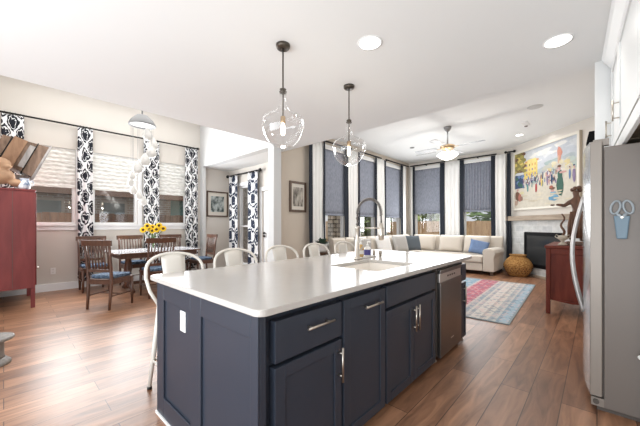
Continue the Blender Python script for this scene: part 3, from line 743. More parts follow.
m = MB(); m.box(-.03, .06, .003, .05, .03, .085, M['fr_edge']); m.lathe([(.016, 0), (.016, .012)], M['gasket'], 12, mtx=Matrix.Translation((-.005, .003, .06)) @ Matrix.Rotation(R(90), 4, 'X')); m.build('hinge', t)
MB().box(-.02, .06, .02, .07, 1.801, 1.845, M['fr_edge']).build('hinge_cap', t)
# magnetic scissors
t = thing('kitchen_scissors', 'kitchen scissors with grey loop handles in a blue magnetic sheath on the fridge side', 'scissors', (.118, 2.756, 1.17))
bl = mat('slate_blue_sheath', (.13, .20, .26), .4); gh = mat('pale_grey_handle', (.30, .34, .37), .45)
m = MB(); m.prism([(-.024, 0), (.024, 0), (.038, .15), (-.038, .15)], -.022, -.001, bl, 'y'); m.build('sheath', t, bevel=.006)
for sx in (-1, 1):
    m = MB(); m.tube([(sx * .029 + .023 * math.cos(2 * PI * k / 18 + sx * .3), -.014, .205 + .042 * math.sin(2 * PI * k / 18)) for k in range(18)], 0.0065, gh, 8, closed=True)
    m.tube([(sx * .022, -.014, .165), (-sx * .004, -.014, .13)], .010, gh, 8); m.build('handle', t)
MB().lathe([(.007, 0), (.007, .006)], M['nickel'], 12, mtx=Matrix.Translation((0, -.0225, .14)) @ Matrix.Rotation(R(90), 4, 'X')).build('pivot_screw', t)
# upper cabinets
def upper(y0, y1, label, handle_y):
    t = thing('wall_cabinet', label, 'cabinet', (.117 - (y0 - 3.03) * .0436, y0, 1.80), R(2.5), 'white wall cabinets')
    W = y1 - y0
    MB().box(.021, .55, 0, W, .11, .85, M['cabwhite']).build('carcass', t)
    MB().box(.025, .54, .01, W - .01, .085, .109, M['cabwood']).build('underside', t)
    m = MB(); m.box(.009, .02, .004, W - .004, .11, .84, M['cabwhite'])
    for q in ((.004, .064, .11, .84), (W - .064, W - .004, .11, .84), (.064, W - .064, .11, .17), (.064, W - .064, .78, .84)): m.box(-.001, .009, *q, M['cabwhite'])
    d = m.build('door', t, bevel=.002)
    m = MB(); m.tube([(-.034, handle_y, .215), (-.034, handle_y, .365)], .006, M['nickel'], 8)
    for z in (.235, .345): m.tube([(-.001, handle_y, z), (-.034, handle_y, z)], .005, M['nickel'], 8)
    m.build('handle', d)
    MB().box(-.004, .018, 0, W, 0, .085, M['cabwhite']).build('light_rail', t, bevel=.004)
    return t
upper(3.105, 3.655, 'narrow white wall cabinet above the far side of the refrigerator', .49)
upper(2.21, 3.10, 'wide white shaker wall cabinet above the near side of the refrigerator', .82)
upper(1.50, 2.205, 'white wall cabinet over the pantry panel, nearer than the refrigerator', .06)
cr = MB(); cr.prism([(.0, 2.64), (-.045, 2.70), (-.06, 2.737), (.52, 2.737), (.52, 2.665), (.02, 2.662)], -1.53, .625, M['cabwhite'], 'y')
struct(cr, 'trim_6', loc=(.117, 3.03, 0), rotz=R(2.5))
t = thing('pantry_panel', 'white tall end panel against the near side of the refrigerator', 'panel', (.205, 2.70, 0))
MB().box(0, .54, .0, .045, 0, 1.78, M['cabwhite']).build('panel', t, bevel=.003)
MB().ball((-.008, -.012, .44), .014, M['plastic']).build('knob', t)

# ------------------------------------------------------------------ pendants
def pendant(loc, label):
    t = thing('pendant_light', label, 'pendant light', loc, 0, 'glass pendants over the island')     # origin at the ceiling
    MB().lathe([(.002, -.03), (.05, -.03), (.058, -.018), (.058, 0)], M['bronze'], 24).build('canopy', t)
    MB().tube([(0, 0, -.03), (0, 0, -.59)], .0065, M['bronze'], 10).build('stem', t)
    MB().lathe([(.008, -.40), (.028, -.396), (.032, -.386), (.020, -.375), (.028, -.366), (.008, -.355)], M['bronze'], 20).build('collar', t)
    m = MB(); m.lathe([(.031, -.39), (.030, -.44), (.034, -.50), (.055, -.54), (.11, -.565), (.16, -.595), (.178, -.635), (.176, -.68), (.160, -.735), (.130, -.785), (.085, -.828), (.045, -.845), (.001, -.85)], M['globe'], 40, capb=False, capt=False); m.build('glass_shade', t)
    MB().lathe([(.018, -.645), (.021, -.64), (.021, -.59), (.01, -.585)], M['brass'], 18).build('socket', t)
    b = MB().lathe([(.001, -.745), (.013, -.738), (.018, -.715), (.017, -.68), (.011, -.645)], M['bulb'], 16).build('bulb', t)
    l = bpy.data.lights.new('bulb_glow', 'POINT'); l.energy = 3; l.color = (1, .86, .68); l.shadow_soft_size = .03
    lo = bpy.data.objects.new('bulb_glow', l); COL.objects.link(lo); lo.parent = t; lo.location = (0, 0, -.87)
pendant((-1.885, 1.569, KC), 'clear glass pendant hanging nearer the dining end of the island')
pendant((-1.928, 2.512, KC), 'clear glass pendant hanging above the faucet')

# ------------------------------------------------------------------ ceiling fixtures
def canlight(loc, label, r=.085, e=8):
    t = thing('recessed_light', label, 'ceiling light', loc, 0, 'recessed ceiling lights')
    MB().lathe([(r, -.004), (r + .014, -.006), (r + .016, 0)], M['trim'], 28, capb=False, capt=False).build('trim_ring', t)
    MB().lathe([(r, -.003), (r, -.001)], M['can'], 28).build('lens', t)
    l = bpy.data.lights.new('can_glow', 'SPOT'); l.energy = e; l.spot_size = R(150); l.spot_blend = .6; l.color = (1, .95, .88); l.shadow_soft_size = .07
    lo = bpy.data.objects.new('can_glow', l); COL.objects.link(lo); lo.parent = t; lo.location = (0, 0, -.02)
canlight((-1.348, 2.035, KC), 'round recessed light between the pendants and the fridge side')
canlight((-.229, 3.046, KC), 'round recessed light in front of the white wall cabinets')
canlight((-1.333, 8.30, LC), 'lit recessed light near the painting wall', .07, 20)
tag(MB().lathe([(.001, -.006), (.11, -.006), (.12, 0)], mat('speaker_grille', (.55, .55, .54), .9), 28).build('ceiling_speaker', loc=(-.813, 6.52, LC)), 'flat round ceiling speaker grille between kitchen and painting', 'speaker')
t = thing('ceiling_vent', 'rectangular ceiling vent with a dark sensor close to the painting', 'vent', (-1.1, 7.45, LC))
m = MB(); m.box(-.06, .06, -.17, .17, -.012, 0, M['trim'])
for k in range(6): m.box(-.05, .05, -.15 + .05 * k, -.135 + .05 * k, -.016, -.0121, M['label'])
m.build('grille', t); MB().lathe([(.03, -.03), (.03, -.0165)], M['gasket'], 14, c=(0, .13, 0)).build('sensor', t)
t = thing('ceiling_vent', 'slim slot ceiling vent near the side windows', 'vent', (-3.7, 8.56, LC))
m = MB(); m.box(-.32, .32, -.05, .05, -.01, 0, M['trim']); m.box(-.3, .3, -.012, .012, -.012, -.0101, M['gasket']); m.build('grille', t)
tag(MB().lathe([(.03, -.03), (.055, -.02), (.06, 0)], M['grey_metal'], 18).build('smoke_detector', loc=(-3.69, 7.63, LC)), 'small grey detector on the living room ceiling', 'smoke detector')

# ceiling fan
t = thing('ceiling_fan', 'white four-blade ceiling fan with lit glass shades', 'ceiling fan', (-2.36, 6.56, LC))
MB().lathe([(.03, -.10), (.055, -.07), (.075, -.03), (.078, 0)], M['grey_metal'], 22).build('canopy', t)
MB().tube([(0, 0, -.09), (0, 0, -.38)], .016, M['grey_metal'], 10).build('downrod', t)
MB().lathe([(.03, -.37), (.10, -.39), (.15, -.41), (.15, -.45), (.10, -.49), (.05, -.50), (.05, -.54)], M['brass'], 26).build('motor', t)
for k in range(4):
    a = R(-8 + 90 * k); T = Matrix.Rotation(a, 4, 'Z')
    m = MB(); m.box(.12, .24, -.02, .02, -.455, -.447, M['brass'], T); br = m.build('blade_bracket', t)
    m = MB(); m.prism([(.22, -.055), (.6, -.075), (.72, -.07), (.74, 0), (.72, .07), (.6, .075), (.22, .055)], -.446, -.436, M['sky_steel'], 'z', mtx=T @ Matrix.Rotation(R(8), 4, 'X')); m.build('blade', t)
for k in range(4):
    a = R(20 + 90 * k); T = Matrix.Rotation(a, 4, 'Z') @ Matrix.Translation((.07, 0, -.53)) @ Matrix.Rotation(R(145), 4, 'Y')
    MB().lathe([(.02, 0), (.04, .03), (.07, .10), (.085, .14), (.08, .145)], M['fanlight'], 18, mtx=T, capt=True).build('lamp_shade', t)
l = bpy.data.lights.new('fan_glow', 'POINT'); l.energy = 26; l.color = (1, .95, .88); l.shadow_soft_size = .12
lo = bpy.data.objects.new('fan_glow', l); COL.objects.link(lo); lo.parent = t; lo.location = (0, 0, -.82)

# ------------------------------------------------------------------ dining furniture
def make_chair():
    t = thing('dining_chair', 'walnut slat-back dining chair at the near head of the table', 'chair', (-5.54, 1.14, 0), R(35), 'walnut dining chairs')
    w = M['walnut']
    def back(z): return -.19 - .12 * max(0, (z - .45)) ** 1.25        # rake of the back
    for sx in (-1, 1):
        m = MB(); zs = [0, .2, .45, .62, .8, .98]
        m.tube([(sx * (.185 + .02 * z), back(z) - .03 * (1 - z) * (z < .45) * (1 - z / .45), z) for z in zs], [.018, .021, .024, .022, .02, .018], w, 8); m.build('leg', t)
        m = MB(); m.tube([(sx * .2, .20, 0), (sx * .2, .20, .2), (sx * .2, .19, .43)], [.017, .021, .025], w, 8); m.build('leg', t)
    P = []
    m = MB(); i = m.mi(w); z0, z1 = .95, 1.035
    n = 8
    ring = []
    for k in range(n + 1):
        x = -.245 + .49 * k / n; c = -.025 * (1 - (x / .245) ** 2)
        ring.append([m.bm.verts.new((x, back(z) + c + d, z)) for d, z in ((-.013, z0), (.013, z0), (.016, z1), (-.018, z1 + .004))])
    for A, B in zip(ring, ring[1:]):
        for k in range(4): m.bm.faces.new((A[k], A[(k + 1) % 4], B[(k + 1) % 4], B[k])).material_index = i
    m.bm.faces.new(ring[0]).material_index = i; m.bm.faces.new(ring[-1][::-1]).material_index = i
    m.build('crest_rail', t, bevel=.004)
    MB().box(-.195, .195, back(.58) - .012, back(.58) + .012, .555, .60, w).build('lower_rail', t)
    for k in range(7):
        x = -.156 + .052 * k; m = MB(); c = -.02 * (1 - (x / .2) ** 2)
        m.tube([(x, back(.59), .59), (x, back(.75) + c * .6 + .012, .75), (x, back(.97) + c, .97)], .0105, w, 6); m.build('slat', t)
    m = MB(); m.prism([(-.195, -.205), (.195, -.205), (.225, .225), (-.225, .225)], .43, .455, w); m.build('seat', t, bevel=.006)
    for (x0, x1, y0, y1) in ((-.19, .19, .18, .2), (-.19, .19, -.2, -.18), (-.205, -.185, -.18, .18), (.185, .205, -.18, .18)): MB().box(x0, x1, y0, y1, .37, .429, w).build('apron', t)
    for sx in (-1, 1): MB().tube([(sx * .192, -.2, .2), (sx * .2, .2, .2)], .011, w, 6).build('stretcher', t)
    MB().tube([(-.195, 0, .2), (.195, 0, .2)], .011, w, 6).build('stretcher', t)
    m = MB(); m.prism(rrect(-.2, .2, -.175, .205, .06), .4555, .505, M['cush']); o = m.build('cushion', t, bevel=.018, seg=3)
    o['label'] = 'blue checked seat cushion'
    return t
ch = make_chair()
for x, y, a, lb in ((-5.78, 1.88, 90, 'walnut dining chair with its back to the island, nearest side of the table'),
                    (-7.14, 1.2, -90, 'walnut dining chair half hidden behind the near head chair'),
                    (-7.14, 1.87, -90, 'walnut dining chair on the window side, left of the sunflowers'),
                    (-7.14, 2.71, -90, 'walnut dining chair on the window side, right of the sunflowers'),
                    (-6.78, 3.19, 180, 'walnut dining chair at the far head of the table beside the passage')):
    dup(ch, (x, y, 0), R(a), lb)
t = thing('dining_table', 'long walnut dining table in front of the windows, their reflection coloured pale onto its top', 'table', (-6.55, 2.08, 0))
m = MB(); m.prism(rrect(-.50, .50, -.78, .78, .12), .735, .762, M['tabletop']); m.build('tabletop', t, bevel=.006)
m = MB(); m.prism(rrect(-.485, .485, -.765, .765, .11), .7621, .766, mat('painted_window_sheen', (.55, .55, .58), .1, spec=.6)); m.build('sheen_panel', t)  # pale panel: the windows' reflection on the walnut, put in as colour
m = MB()
for q in ((-.42, .42, -.68, -.66), (-.42, .42, .66, .68), (-.44, -.42, -.68, .68), (.42, .44, -.68, .68)): m.box(*q, .655, .734, M['walnut'])
m.build('apron', t)
for y in (-.45, .45):
    m = MB(); m.lathe([(.075, .06), (.055, .12), (.09, .22), (.05, .34), (.07, .45), (.05, .6), (.09, .654)], M['walnut'], 16, c=(0, y, 0)); p = m.build('pedestal', t)
    for sx in (-1, 1): MB().tube([(0, y, .14), (sx * .18, y, .10), (sx * .34, y, .03)], [.045, .038, .03], M['walnut'], 8).build('foot', p)
MB().box(-.03, .03, -.42, .42, .12, .17, M['walnut']).build('stretcher', t)
# sunflowers
vz = thing('flower_vase', 'clear vase on the dining table holding sunflowers', 'vase', (-6.5, 2.05, .766))
MB().lathe([(.05, 0), (.06, .02), (.065, .12), (.045, .2), (.055, .23), (.05, .23), (.04, .2), (.055, .02)], M['globe'], 18).build('body', vz)
heads = [(-.19, -.05, .30), (-.09, .0, .34), (.0, -.04, .37), (.05, .05, .31), (.12, .0, .36), (.2, .03, .33), (-.14, .06, .40), (.10, .06, .41), (-.02, .0, .28)]
for k, (a, b_, z) in enumerate([(a * .8, b_, .16 + z * .78) for a, b_, z in heads]):
    fl = thing('sunflower', 'yellow sunflower in the bunch on the dining table', 'flower', (-6.5 + a * .35, 2.05 + a, .766), 0, 'sunflowers on the dining table')
    q = Vector((.12 + b_, 0, z - .02)); MB().tube([(-a * .3, -a, .03), (-a * .2, -a * .8, z * .6), (b_, 0, z - .03)], .006, M['green'], 6).build('stem', fl)
    d = Vector((1, -.55, .35)).normalized(); rt = d.to_track_quat('Z', 'Y').to_matrix().to_4x4(); rt = Matrix.Translation((b_, 0, z)) @ rt
    m = MB(); i = m.mi(M['yellow'])
    for rr, n0, zz in ((.066, 14, .0), (.054, 12, .010)):
        for j in range(n0):
            an = 2 * PI * (j + .5 * (zz > 0)) / n0; A = rt @ Matrix.Rotation(an, 4, 'Z')
            f = m.bm.faces.new([m.bm.verts.new(A @ Vector(p)) for p in ((.022, -.009, zz), (rr * .7, -.016, zz + .012), (rr, 0, zz + .004), (rr * .7, .016, zz + .012), (.022, .009, zz))]); f.material_index = i
    m.build('petals', fl); MB().lathe([(.03, 0), (.03, .012), (.018, .02), (.002, .022)], M['seed'], 14, mtx=rt).build('flower_centre', fl)

# chandelier
t = thing('chandelier', 'spiral chandelier of glass globes on thin wires over the dining table', 'chandelier', (-6.45, 1.84, DC))
zt = 3.36 - DC
MB().tube([(0, 0, 0), (0, 0, zt)], .014, M['grey_metal'], 8).build('stem', t)
MB().lathe([(.05, 0), (.06, -.02), (.06, -.03)], M['grey_metal'], 16).build('ceiling_plate', t)
MB().lathe([(.10, zt + .02), (.12, zt), (.19, zt - .07), (.235, zt - .15), (.235, zt - .175), (.215, zt - .175), (.17, zt - .07)], mat('canopy_grey', (.20, .20, .20), .5, metal=.3), 30, capb=True, capt=False).build('canopy', t)
MB().lathe([(.001, zt - .15), (.205, zt - .15)], M['label'], 24, capb=False, capt=False).build('canopy_plate', t)
# globe spots: (offset along picture, drop z)
gl = [(.10, .0, 3.01, .088), (.18, .05, 2.84, .088), (.20, -.04, 2.66, .09), (.13, -.12, 2.49, .09), (.02, -.18, 2.33, .088), (-.13, -.10, 2.2, .062), (-.2, -.03, 2.08, .062), (-.21, .06, 1.94, .062), (-.15, .14, 1.84, .064), (-.08, .18, 1.73, .066)]
for (a, b_, z, q) in gl:
    x, y = a * .73 - b_ * .683, a * .683 + b_ * .73; z -= DC; q /= .062
    MB().tube([(x, y, z + .08 * q), (x, y, zt - .15)], .0026, M['grey_metal'], 5).build('wire', t)
    MB().lathe([(.002, z - .075 * q), (.04 * q, z - .065 * q), (.062 * q, z - .03 * q), (.062 * q, z), (.045 * q, z + .045 * q), (.02 * q, z + .085 * q), (.012, z + .10 * q)], M['frost'], 18, c=(x, y, 0)).build('globe', t)
# ------------------------------------------------------------------ red cabinet and what stands on it
t = thing('red_cabinet', 'tall red painted cabinet at the picture edge under the wooden bucket', 'cabinet', (-6.28, .33, 0))
MB().box(-1.15, 0, -.70, 0, .30, 1.775, M['red']).build('body', t, bevel=.004)
for x in (-1.15, -.05):
    for y in (-.70, -.05): MB().box(x, x + .05, y, y + .05, 0, .299, M['red']).build('leg', t, bevel=.003)
MB().box(-1.16, .012, -.71, .012, 1.776, 1.80, M['red']).build('top', t, bevel=.004)
for x0, x1, kx in ((-1.13, -.58, -.62), (-.57, -.02, -.53)):
    m = MB(); m.box(x0, x1, .001, .016, .34, 1.75, M['red']); d = m.build('door', t, bevel=.003)
    MB().ball((x1 - .02 if x1 > -.1 else x0 + .04, .03, .6), .016, M['nickel']).build('knob', d)
MB().box(.0005, .003, -.245, -.24, .32, 1.76, M['gasket']).build('seam', t)
CT = 1.801
# tilted wooden bucket
t = thing('wooden_bucket', 'weathered wooden bucket tipped on its side on top of the red cabinet', 'bucket', (-6.42, .22, CT))
T = Matrix.Translation((-.43, -.02, .565)) @ Matrix.Rotation(R(-22), 4, 'X') @ Matrix.Scale(1.15, 4)
# square flaring tub, its mouth facing up and right
m = MB(); i0, i1, i2 = m.mi(M['crate']), m.mi(M['crate_lt']), m.mi(M['crate_gr'])
def fr(y, s, zc=0): return [T @ Vector(p) for p in ((-s, y, zc - s * .95), (s, y, zc - s * .95), (s, y, zc + s * .95), (-s, y, zc + s * .95))]
A = [m.bm.verts.new(p) for p in fr(-.26, .17)]; B = [m.bm.verts.new(p) for p in fr(.20, .25)]
for k in range(4): m.bm.faces.new((A[k], A[(k + 1) % 4], B[(k + 1) % 4], B[k])).material_index = i0
m.bm.faces.new(A[::-1]).material_index = i0
o = m.build('staves', t); s_ = o.modifiers.new('thick', 'SOLIDIFY'); s_.thickness = .025
m = MB(); C = fr(.21, .262)
m.tube(C, .02, M['crate_gr'], 6, closed=True); m.build('rim', t)
for y_, s_ in ((-.17, .192), (.08, .236)):
    m = MB(); m.tube(fr(y_, s_), .008, M['iron'], 6, closed=True); m.build('hoop', t)
m = MB(); m.box(.215, .232, -.12, .02, -.2, .2, M['crate_lt'], T @ Matrix.Rotation(R(-10), 4, 'Z')); m.build('plank', t, bevel=.003)
m = MB(); m.box(.235, .25, .06, .12, -.17, .16, M['crate_gr'], T @ Matrix.Rotation(R(-10), 4, 'Z')); m.build('slot_plank', t, bevel=.003)
MB().box(-.60, -.30, -.10, .06, 0, .26, M['crate_gr']).build('rest_block', t, bevel=.006)
t = thing('clay_figurine', 'tan rounded clay figurine lying in front of the wooden bucket', 'figurine', (-6.44, -.045, CT))
m = MB(); f = M['figure']
for c, r, sc in [(tuple(v * 1.35 for v in c), r * 1.3, sc) for c, r, sc in (((0, .0, .27), .085, (1, 1.15, .9)), ((0, -.02, .14), .12, (.9, 1.25, .85)), ((.02, .14, .07), .06, (1, 1.4, .7)), ((0, -.1, .06), .08, (.9, 1.3, .75)), ((.05, .06, .24), .035, (1, 1.2, .8)), ((-.03, -.07, .32), .03, (.7, .7, 1.2)))]: m.ball(c, r, f, sc, 16)
o = m.build('body', t); rm = o.modifiers.new('melt', 'REMESH'); rm.mode = 'VOXEL'; rm.voxel_size = .012; rm.use_smooth_shade = True
t = thing('glazed_jug', 'small blue and white glazed jug between figurine and bucket mouth', 'jug', (-6.40, .215, CT))
MB().lathe([(.05, 0), (.07, .03), (.078, .08), (.06, .13), (.045, .15), (.055, .17), (.048, .17), (.03, .15)], M['bluewhite'], 20).build('body', t)
MB().tube([(0, .055, .14), (0, .10, .13), (0, .105, .08), (0, .07, .05)], .008, M['bluewhite'], 6).build('handle', t)
# pedestal at the picture edge
t = thing('pedestal_stand', 'low grey turned wooden pedestal stand on the floor at the picture edge', 'stand', (-3.97, -.08, 0))
MB().lathe([(.13, 0), (.13, .025), (.118, .035), (.105, .05), (.09, .06)], M['greywood'], 32).build('base', t)
MB().lathe([(.09, .0601), (.085, .08), (.085, .19), (.092, .205)], M['greywood'], 32).build('column', t)
MB().lathe([(.105, .2051), (.145, .218), (.153, .232), (.15, .245), (.14, .25)], M['greywood'], 36).build('top', t)
# outlet on dining wall
def outlet(x, y, z, label):
    t = thing('wall_outlet', label, 'outlet', (x, y, z)); MB().box(0, .006, -.037, .037, -.06, .06, M['plastic']).build('plate', t, bevel=.002)
    m = MB(); [m.box(.0062, .009, -.016, .016, q - .015, q + .015, M['label']) for q in (-.025, .025)]; m.build('socket', t)
outlet(DX + .001, .645, .38, 'white wall outlet under the dining window between red cabinet and curtain')
# framed prints
def print_frame(name, label, loc, rotz, w_, h_, fwid, art):
    t = thing(name, label, 'picture', loc, rotz)
    m = MB()
    for q in ((-w_, w_, h_ - fwid, h_), (-w_, w_, -h_, -h_ + fwid), (-w_, -w_ + fwid, -h_ + fwid, h_ - fwid), (w_ - fwid, w_, -h_ + fwid, h_ - fwid)): m.box(q[0], q[1], -.03, 0, q[2], q[3], M['dark_wood'])
    m.build('frame', t, bevel=.004)
    MB().box(-w_ + fwid, w_ - fwid, -.012, -.002, -h_ + fwid, h_ - fwid, M['mat_board']).build('mount', t)
    a = .62; MB().box(-w_ * a, w_ * a, -.014, -.0121, -h_ * a, h_ * a, art).build('print', t)
    return t
art1 = woven_mat('grey_green_print', (.05, .07, .07), (.50, .54, .52), 9, 7); art2 = woven_mat('ink_print', (.10, .09, .08), (.52, .48, .42), 14, 5)
print_frame('framed_print', 'framed grey landscape print on the passage wall beside the medallion curtain', (DX + .003, 4.0, 1.83), R(90), .31, .345, .035, art1)
print_frame('framed_print', 'dark framed ink drawing on the tan wall left of the drapes', (LX + .003, 4.36, 1.87), R(90), .24, .33, .05, art2)

# ------------------------------------------------------------------ fireplace corner
t = thing('fireplace_surround', 'whitewashed tile fireplace surround below the wooden mantel', 'fireplace', F0, ROT)
m = MB(); z1 = 1.37
for q in ((.02, .63, 0, z1), (1.80, 2.36, 0, z1), (.63, 1.80, 1.09, z1), (.63, 1.80, 0, .22)): m.box(q[0], q[1], -.06, -.002, q[2], q[3], M['wash'])
uvbox(m.build('tile_face', t))
MB().box(.64, 1.79, -.058, -.004, .2201, 1.089, M['gasket']).build('firebox', t)
m = MB()
for q in ((.64, .70, .23, 1.08), (1.73, 1.79, .23, 1.08), (.70, 1.73, 1.0, 1.08), (.70, 1.73, .23, .31)): m.box(q[0], q[1], -.085, -.0585, q[2], q[3], M['black'])
m.build('black_frame', t, bevel=.004)
MB().box(.70, 1.73, -.066, -.0585, .31, 1.0, M['fireglass']).build('glass_front', t)
m = MB(); m.box(.02, 2.3, -.10, -.0601, 0, .05, M['beam']); m.build('base_trim', t)
t = thing('mantel_shelf', 'weathered wooden mantel beam under the large painting', 'mantel', fw(1.2, .0, 1.372), ROT)
MB().box(-1.15, 1.15, -.17, -.002, 0, .12, M['beam']).build('beam', t, bevel=.006)
# painting: street market, loose dabs of colour
t = thing('street_market_painting', 'large impressionist painting of a sunny street market above the mantel', 'painting', fw(1.17, .0, 2.415), ROT)
PW, PH = .93, .715
m = MB(); fwid = .055
for q in ((-PW - fwid, PW + fwid, PH, PH + fwid), (-PW - fwid, PW + fwid, -PH - fwid, -PH), (-PW - fwid, -PW, -PH, PH), (PW, PW + fwid, -PH, PH)): m.box(q[0], q[1], -.055, -.003, q[2], q[3], M['frame_ivory'])
m.build('frame', t, bevel=.004)
MB().box(PW + fwid + .0005, PW + fwid + .02, -.06, -.003, -PH - fwid, PH + fwid, M['frame_tan']).build('outer_edge', t)
acol = {}
def ac(c):
    k = tuple(round(v, 3) for v in c)
    if k not in acol: acol[k] = mat('paint_%d' % len(acol), tuple(v * .80 for v in c), .8, var=.18, vscale=14)
    return acol[k]
m = MB(); lay = [-.030]
def blob(u, v, ru, rv, c, n=9, jit=.25):
    lay[0] -= .000015; i = m.mi(ac(c)); vs = []
    for k in range(n):
        a = 2 * PI * k / n; j = 1 + random.uniform(-jit, jit)
        x = min(PW, max(-PW, (u * 2 - 1) * PW + ru * PW * 2 * math.cos(a) * j)); z = min(PH, max(-PH, (v * 2 - 1) * PH + rv * PH * 2 * math.sin(a) * j))
        vs.append(m.bm.verts.new((x, lay[0], z)))
    m.bm.faces.new(vs).material_index = i
def rect(u0, u1, v0, v1, c):
    lay[0] -= .000015; i = m.mi(ac(c))
    m.bm.faces.new([m.bm.verts.new(((u * 2 - 1) * PW, lay[0], (v * 2 - 1) * PH)) for u, v in ((u0, v0), (u1, v0), (u1, v1), (u0, v1))]).material_index = i
CREAM, SKY, GRY, YEL, ORA, PUR, BLU, DGR, RED_, TEA, WHI, DBL, BRN, PNK, OLV = (.68, .63, .53), (.52, .55, .60), (.62, .64, .66), (.72, .56, .16), (.66, .33, .12), (.26, .20, .33), (.15, .24, .42), (.05, .13, .10), (.45, .06, .06), (.13, .30, .30), (.74, .73, .70), (.04, .07, .15), (.16, .08, .05), (.60, .35, .33), (.25, .22, .07)
m.box(-PW, PW, -.0295, -.004, -PH, PH, ac(CREAM))
rect(0, 1, .56, 1, SKY)
for k in range(26): blob(random.uniform(.2, 1), random.uniform(.78, .97), .10, .04, random.choice((GRY, WHI, SKY)))
for k in range(14): blob(random.uniform(.4, 1), random.uniform(.58, .72), .09, .05, random.choice(((.42, .47, .50), (.50, .50, .44), (.36, .45, .44))))
rect(.17, .42, .5, .80, YEL); rect(.20, .44, .79, .82, ORA); rect(.24, .40, .62, .84, (.78, .64, .24))
for k in range(4):
    for j in range(3): rect(.22 + .05 * k, .24 + .05 * k, .56 + .08 * j, .60 + .08 * j, random.choice((ORA, OLV, PUR)))
rect(0, .18, .60, 1, OLV)
for k in range(20): blob(random.uniform(0, .2), random.uniform(.62, .98), .04, .03, random.choice((OLV, YEL, (.40, .35, .10), BRN)))
rect(.0, .17, .36, .60, DBL); blob(.09, .62, .10, .03, GRY)
for k in range(10): blob(random.uniform(0, .17), random.uniform(.38, .58), .03, .03, random.choice((DBL, BLU, DGR)))
for k in range(20): blob(random.uniform(.6, .98), random.uniform(.55, .68), .04, .035, random.choice(((.66, .56, .30), (.70, .64, .44), (.60, .56, .48), (.45, .52, .48))))
for k in range(110):
    u = random.uniform(.16, .80); v = random.uniform(.36, .54); blob(u, v, .009, .035, random.choice((PUR, BLU, DBL, PNK, TEA, WHI, BRN, PUR)))
    blob(u, v + .04, .006, .011, random.choice((PNK, BRN, WHI)))
def fig(u, v, s, c, hat):
    blob(u, v + s * .42, .028 * s / .3, s * .44, c, 8, .12); blob(u + .004, v + s * .93, .012 * s / .3, s * .10, PNK, 8, .1); blob(u, v + s * 1.03, .017 * s / .3, s * .05, hat, 8, .1)
fig(.40, .24, .19, RED_, DBL); fig(.25, .27, .17, TEA, BRN); fig(.49, .33, .17, YEL, OLV); fig(.58, .36, .15, PUR, DBL); fig(.65, .36, .17, DBL, PUR)
fig(.955, .32, .24, PUR, DBL); fig(.90, .38, .17, BLU, BRN)
blob(.765, .80, .035, .10, (.60, .27, .20)); blob(.75, .70, .015, .07, (.62, .40, .28))
m_ = [(.77, .31, .052, .16, DGR), (.77, .45, .035, .10, DGR), (.76, .56, .018, .035, PNK), (.76, .60, .03, .02, BRN), (.81, .50, .05, .018, PNK)]
for b_ in m_: blob(*b_, 10, .12)
for b_ in [(.67, .13, .075, .055, (.15, .34, .50)), (.67, .19, .05, .04, (.20, .40, .55)), (.66, .24, .028, .025, PNK), (.655, .275, .045, .022, BRN), (.64, .30, .026, .022, (.40, .12, .08))]: blob(*b_, 10, .15)
for b_ in [(.05, .22, .04, .09, BRN), (.10, .20, .03, .08, (.45, .16, .12)), (.06, .33, .02, .025, PNK), (.14, .27, .05, .03, (.72, .66, .40)), (.13, .17, .03, .05, (.30, .16, .12)), (.03, .10, .04, .05, (.5, .36, .28))]: blob(*b_, 10, .2)
for k in range(14): blob(random.uniform(.1, .95), random.uniform(.03, .24), .06, .012, random.choice(((.74, .67, .52), (.64, .56, .42), (.72, .64, .48))))
m.build('canvas', t)
# wicker basket
t = thing('wicker_basket', 'round golden wicker basket on the floor between sofa and fireplace', 'basket', (-1.43, 8.70, 0))
MB().lathe([(.17, 0), (.20, .02), (.27, .13), (.31, .26), (.30, .31), (.24, .41), (.17, .475), (.165, .50), (.185, .515), (.185, .53), (.15, .53), (.15, .48), (.22, .40), (.28, .27), (.18, .03)], M['basket'], 36, capt=True).build('body', t)
m = MB()
for z in (.10, .155, .21):
    for k in range(24):
        a = 2 * PI * (k + .5 * (z == .155)) / 24; r = {.10: .252, .155: .281, .21: .299}[z]; m.ball((r * math.cos(a), r * math.sin(a), z), .012, M['dot'], n=6)
m.build('dark_weave_dots', t)
# sofa
S = thing('sectional_sofa', 'oatmeal sectional sofa along the back and side windows', 'sofa', (-3.2, 8.7, 0))
def sx_(x0, x1, y0, y1, z0, z1, name, bev=.03, par=S):
    return MB().box(x0 + 3.2, x1 + 3.2, y0 - 8.7, y1 - 8.7, z0, z1, M['sofa']).build(name, par, bevel=bev, seg=3)
sx_(-4.55, -2.10, 8.22, 9.30, .10, .30, 'base', .02); sx_(-4.55, -3.50, 5.25, 8.21, .10, .30, 'base', .02)
def sofa_back(horiz, a0, a1):
    prof = [(0, .12), (0, .80), (-.03, .93), (.05, .96), (.13, .92), (.20, .5), (.22, .301), (.2, .12)]
    m = MB()
    if horiz == 'x': m.prism([(9.31 - 8.7 - p, z) for p, z in prof], a0 + 3.2, a1 + 3.2, M['sofa'], 'x')
    else: m.prism([(-4.58 + 3.2 + p, z) for p, z in prof], a0 - 8.7, a1 - 8.7, M['sofa'], 'y')
    return m.build('back_frame', S, bevel=.02, seg=3)
sofa_back('x', -4.3, -1.86); sofa_back('y', 5.2, 9.05)
for x0, x1 in ((-3.49, -2.80), (-2.79, -2.10)): sx_(x0, x1, 8.18, 9.08, .301, .48, 'seat_cushion', .045)
for y0, y1 in ((5.45, 6.36), (6.37, 7.27), (7.28, 8.18)): sx_(-4.36, -3.45, y0, y1, .301, .48, 'seat_cushion', .045)
sx_(-4.36, -3.50, 8.19, 9.08, .301, .48, 'seat_cushion', .045)
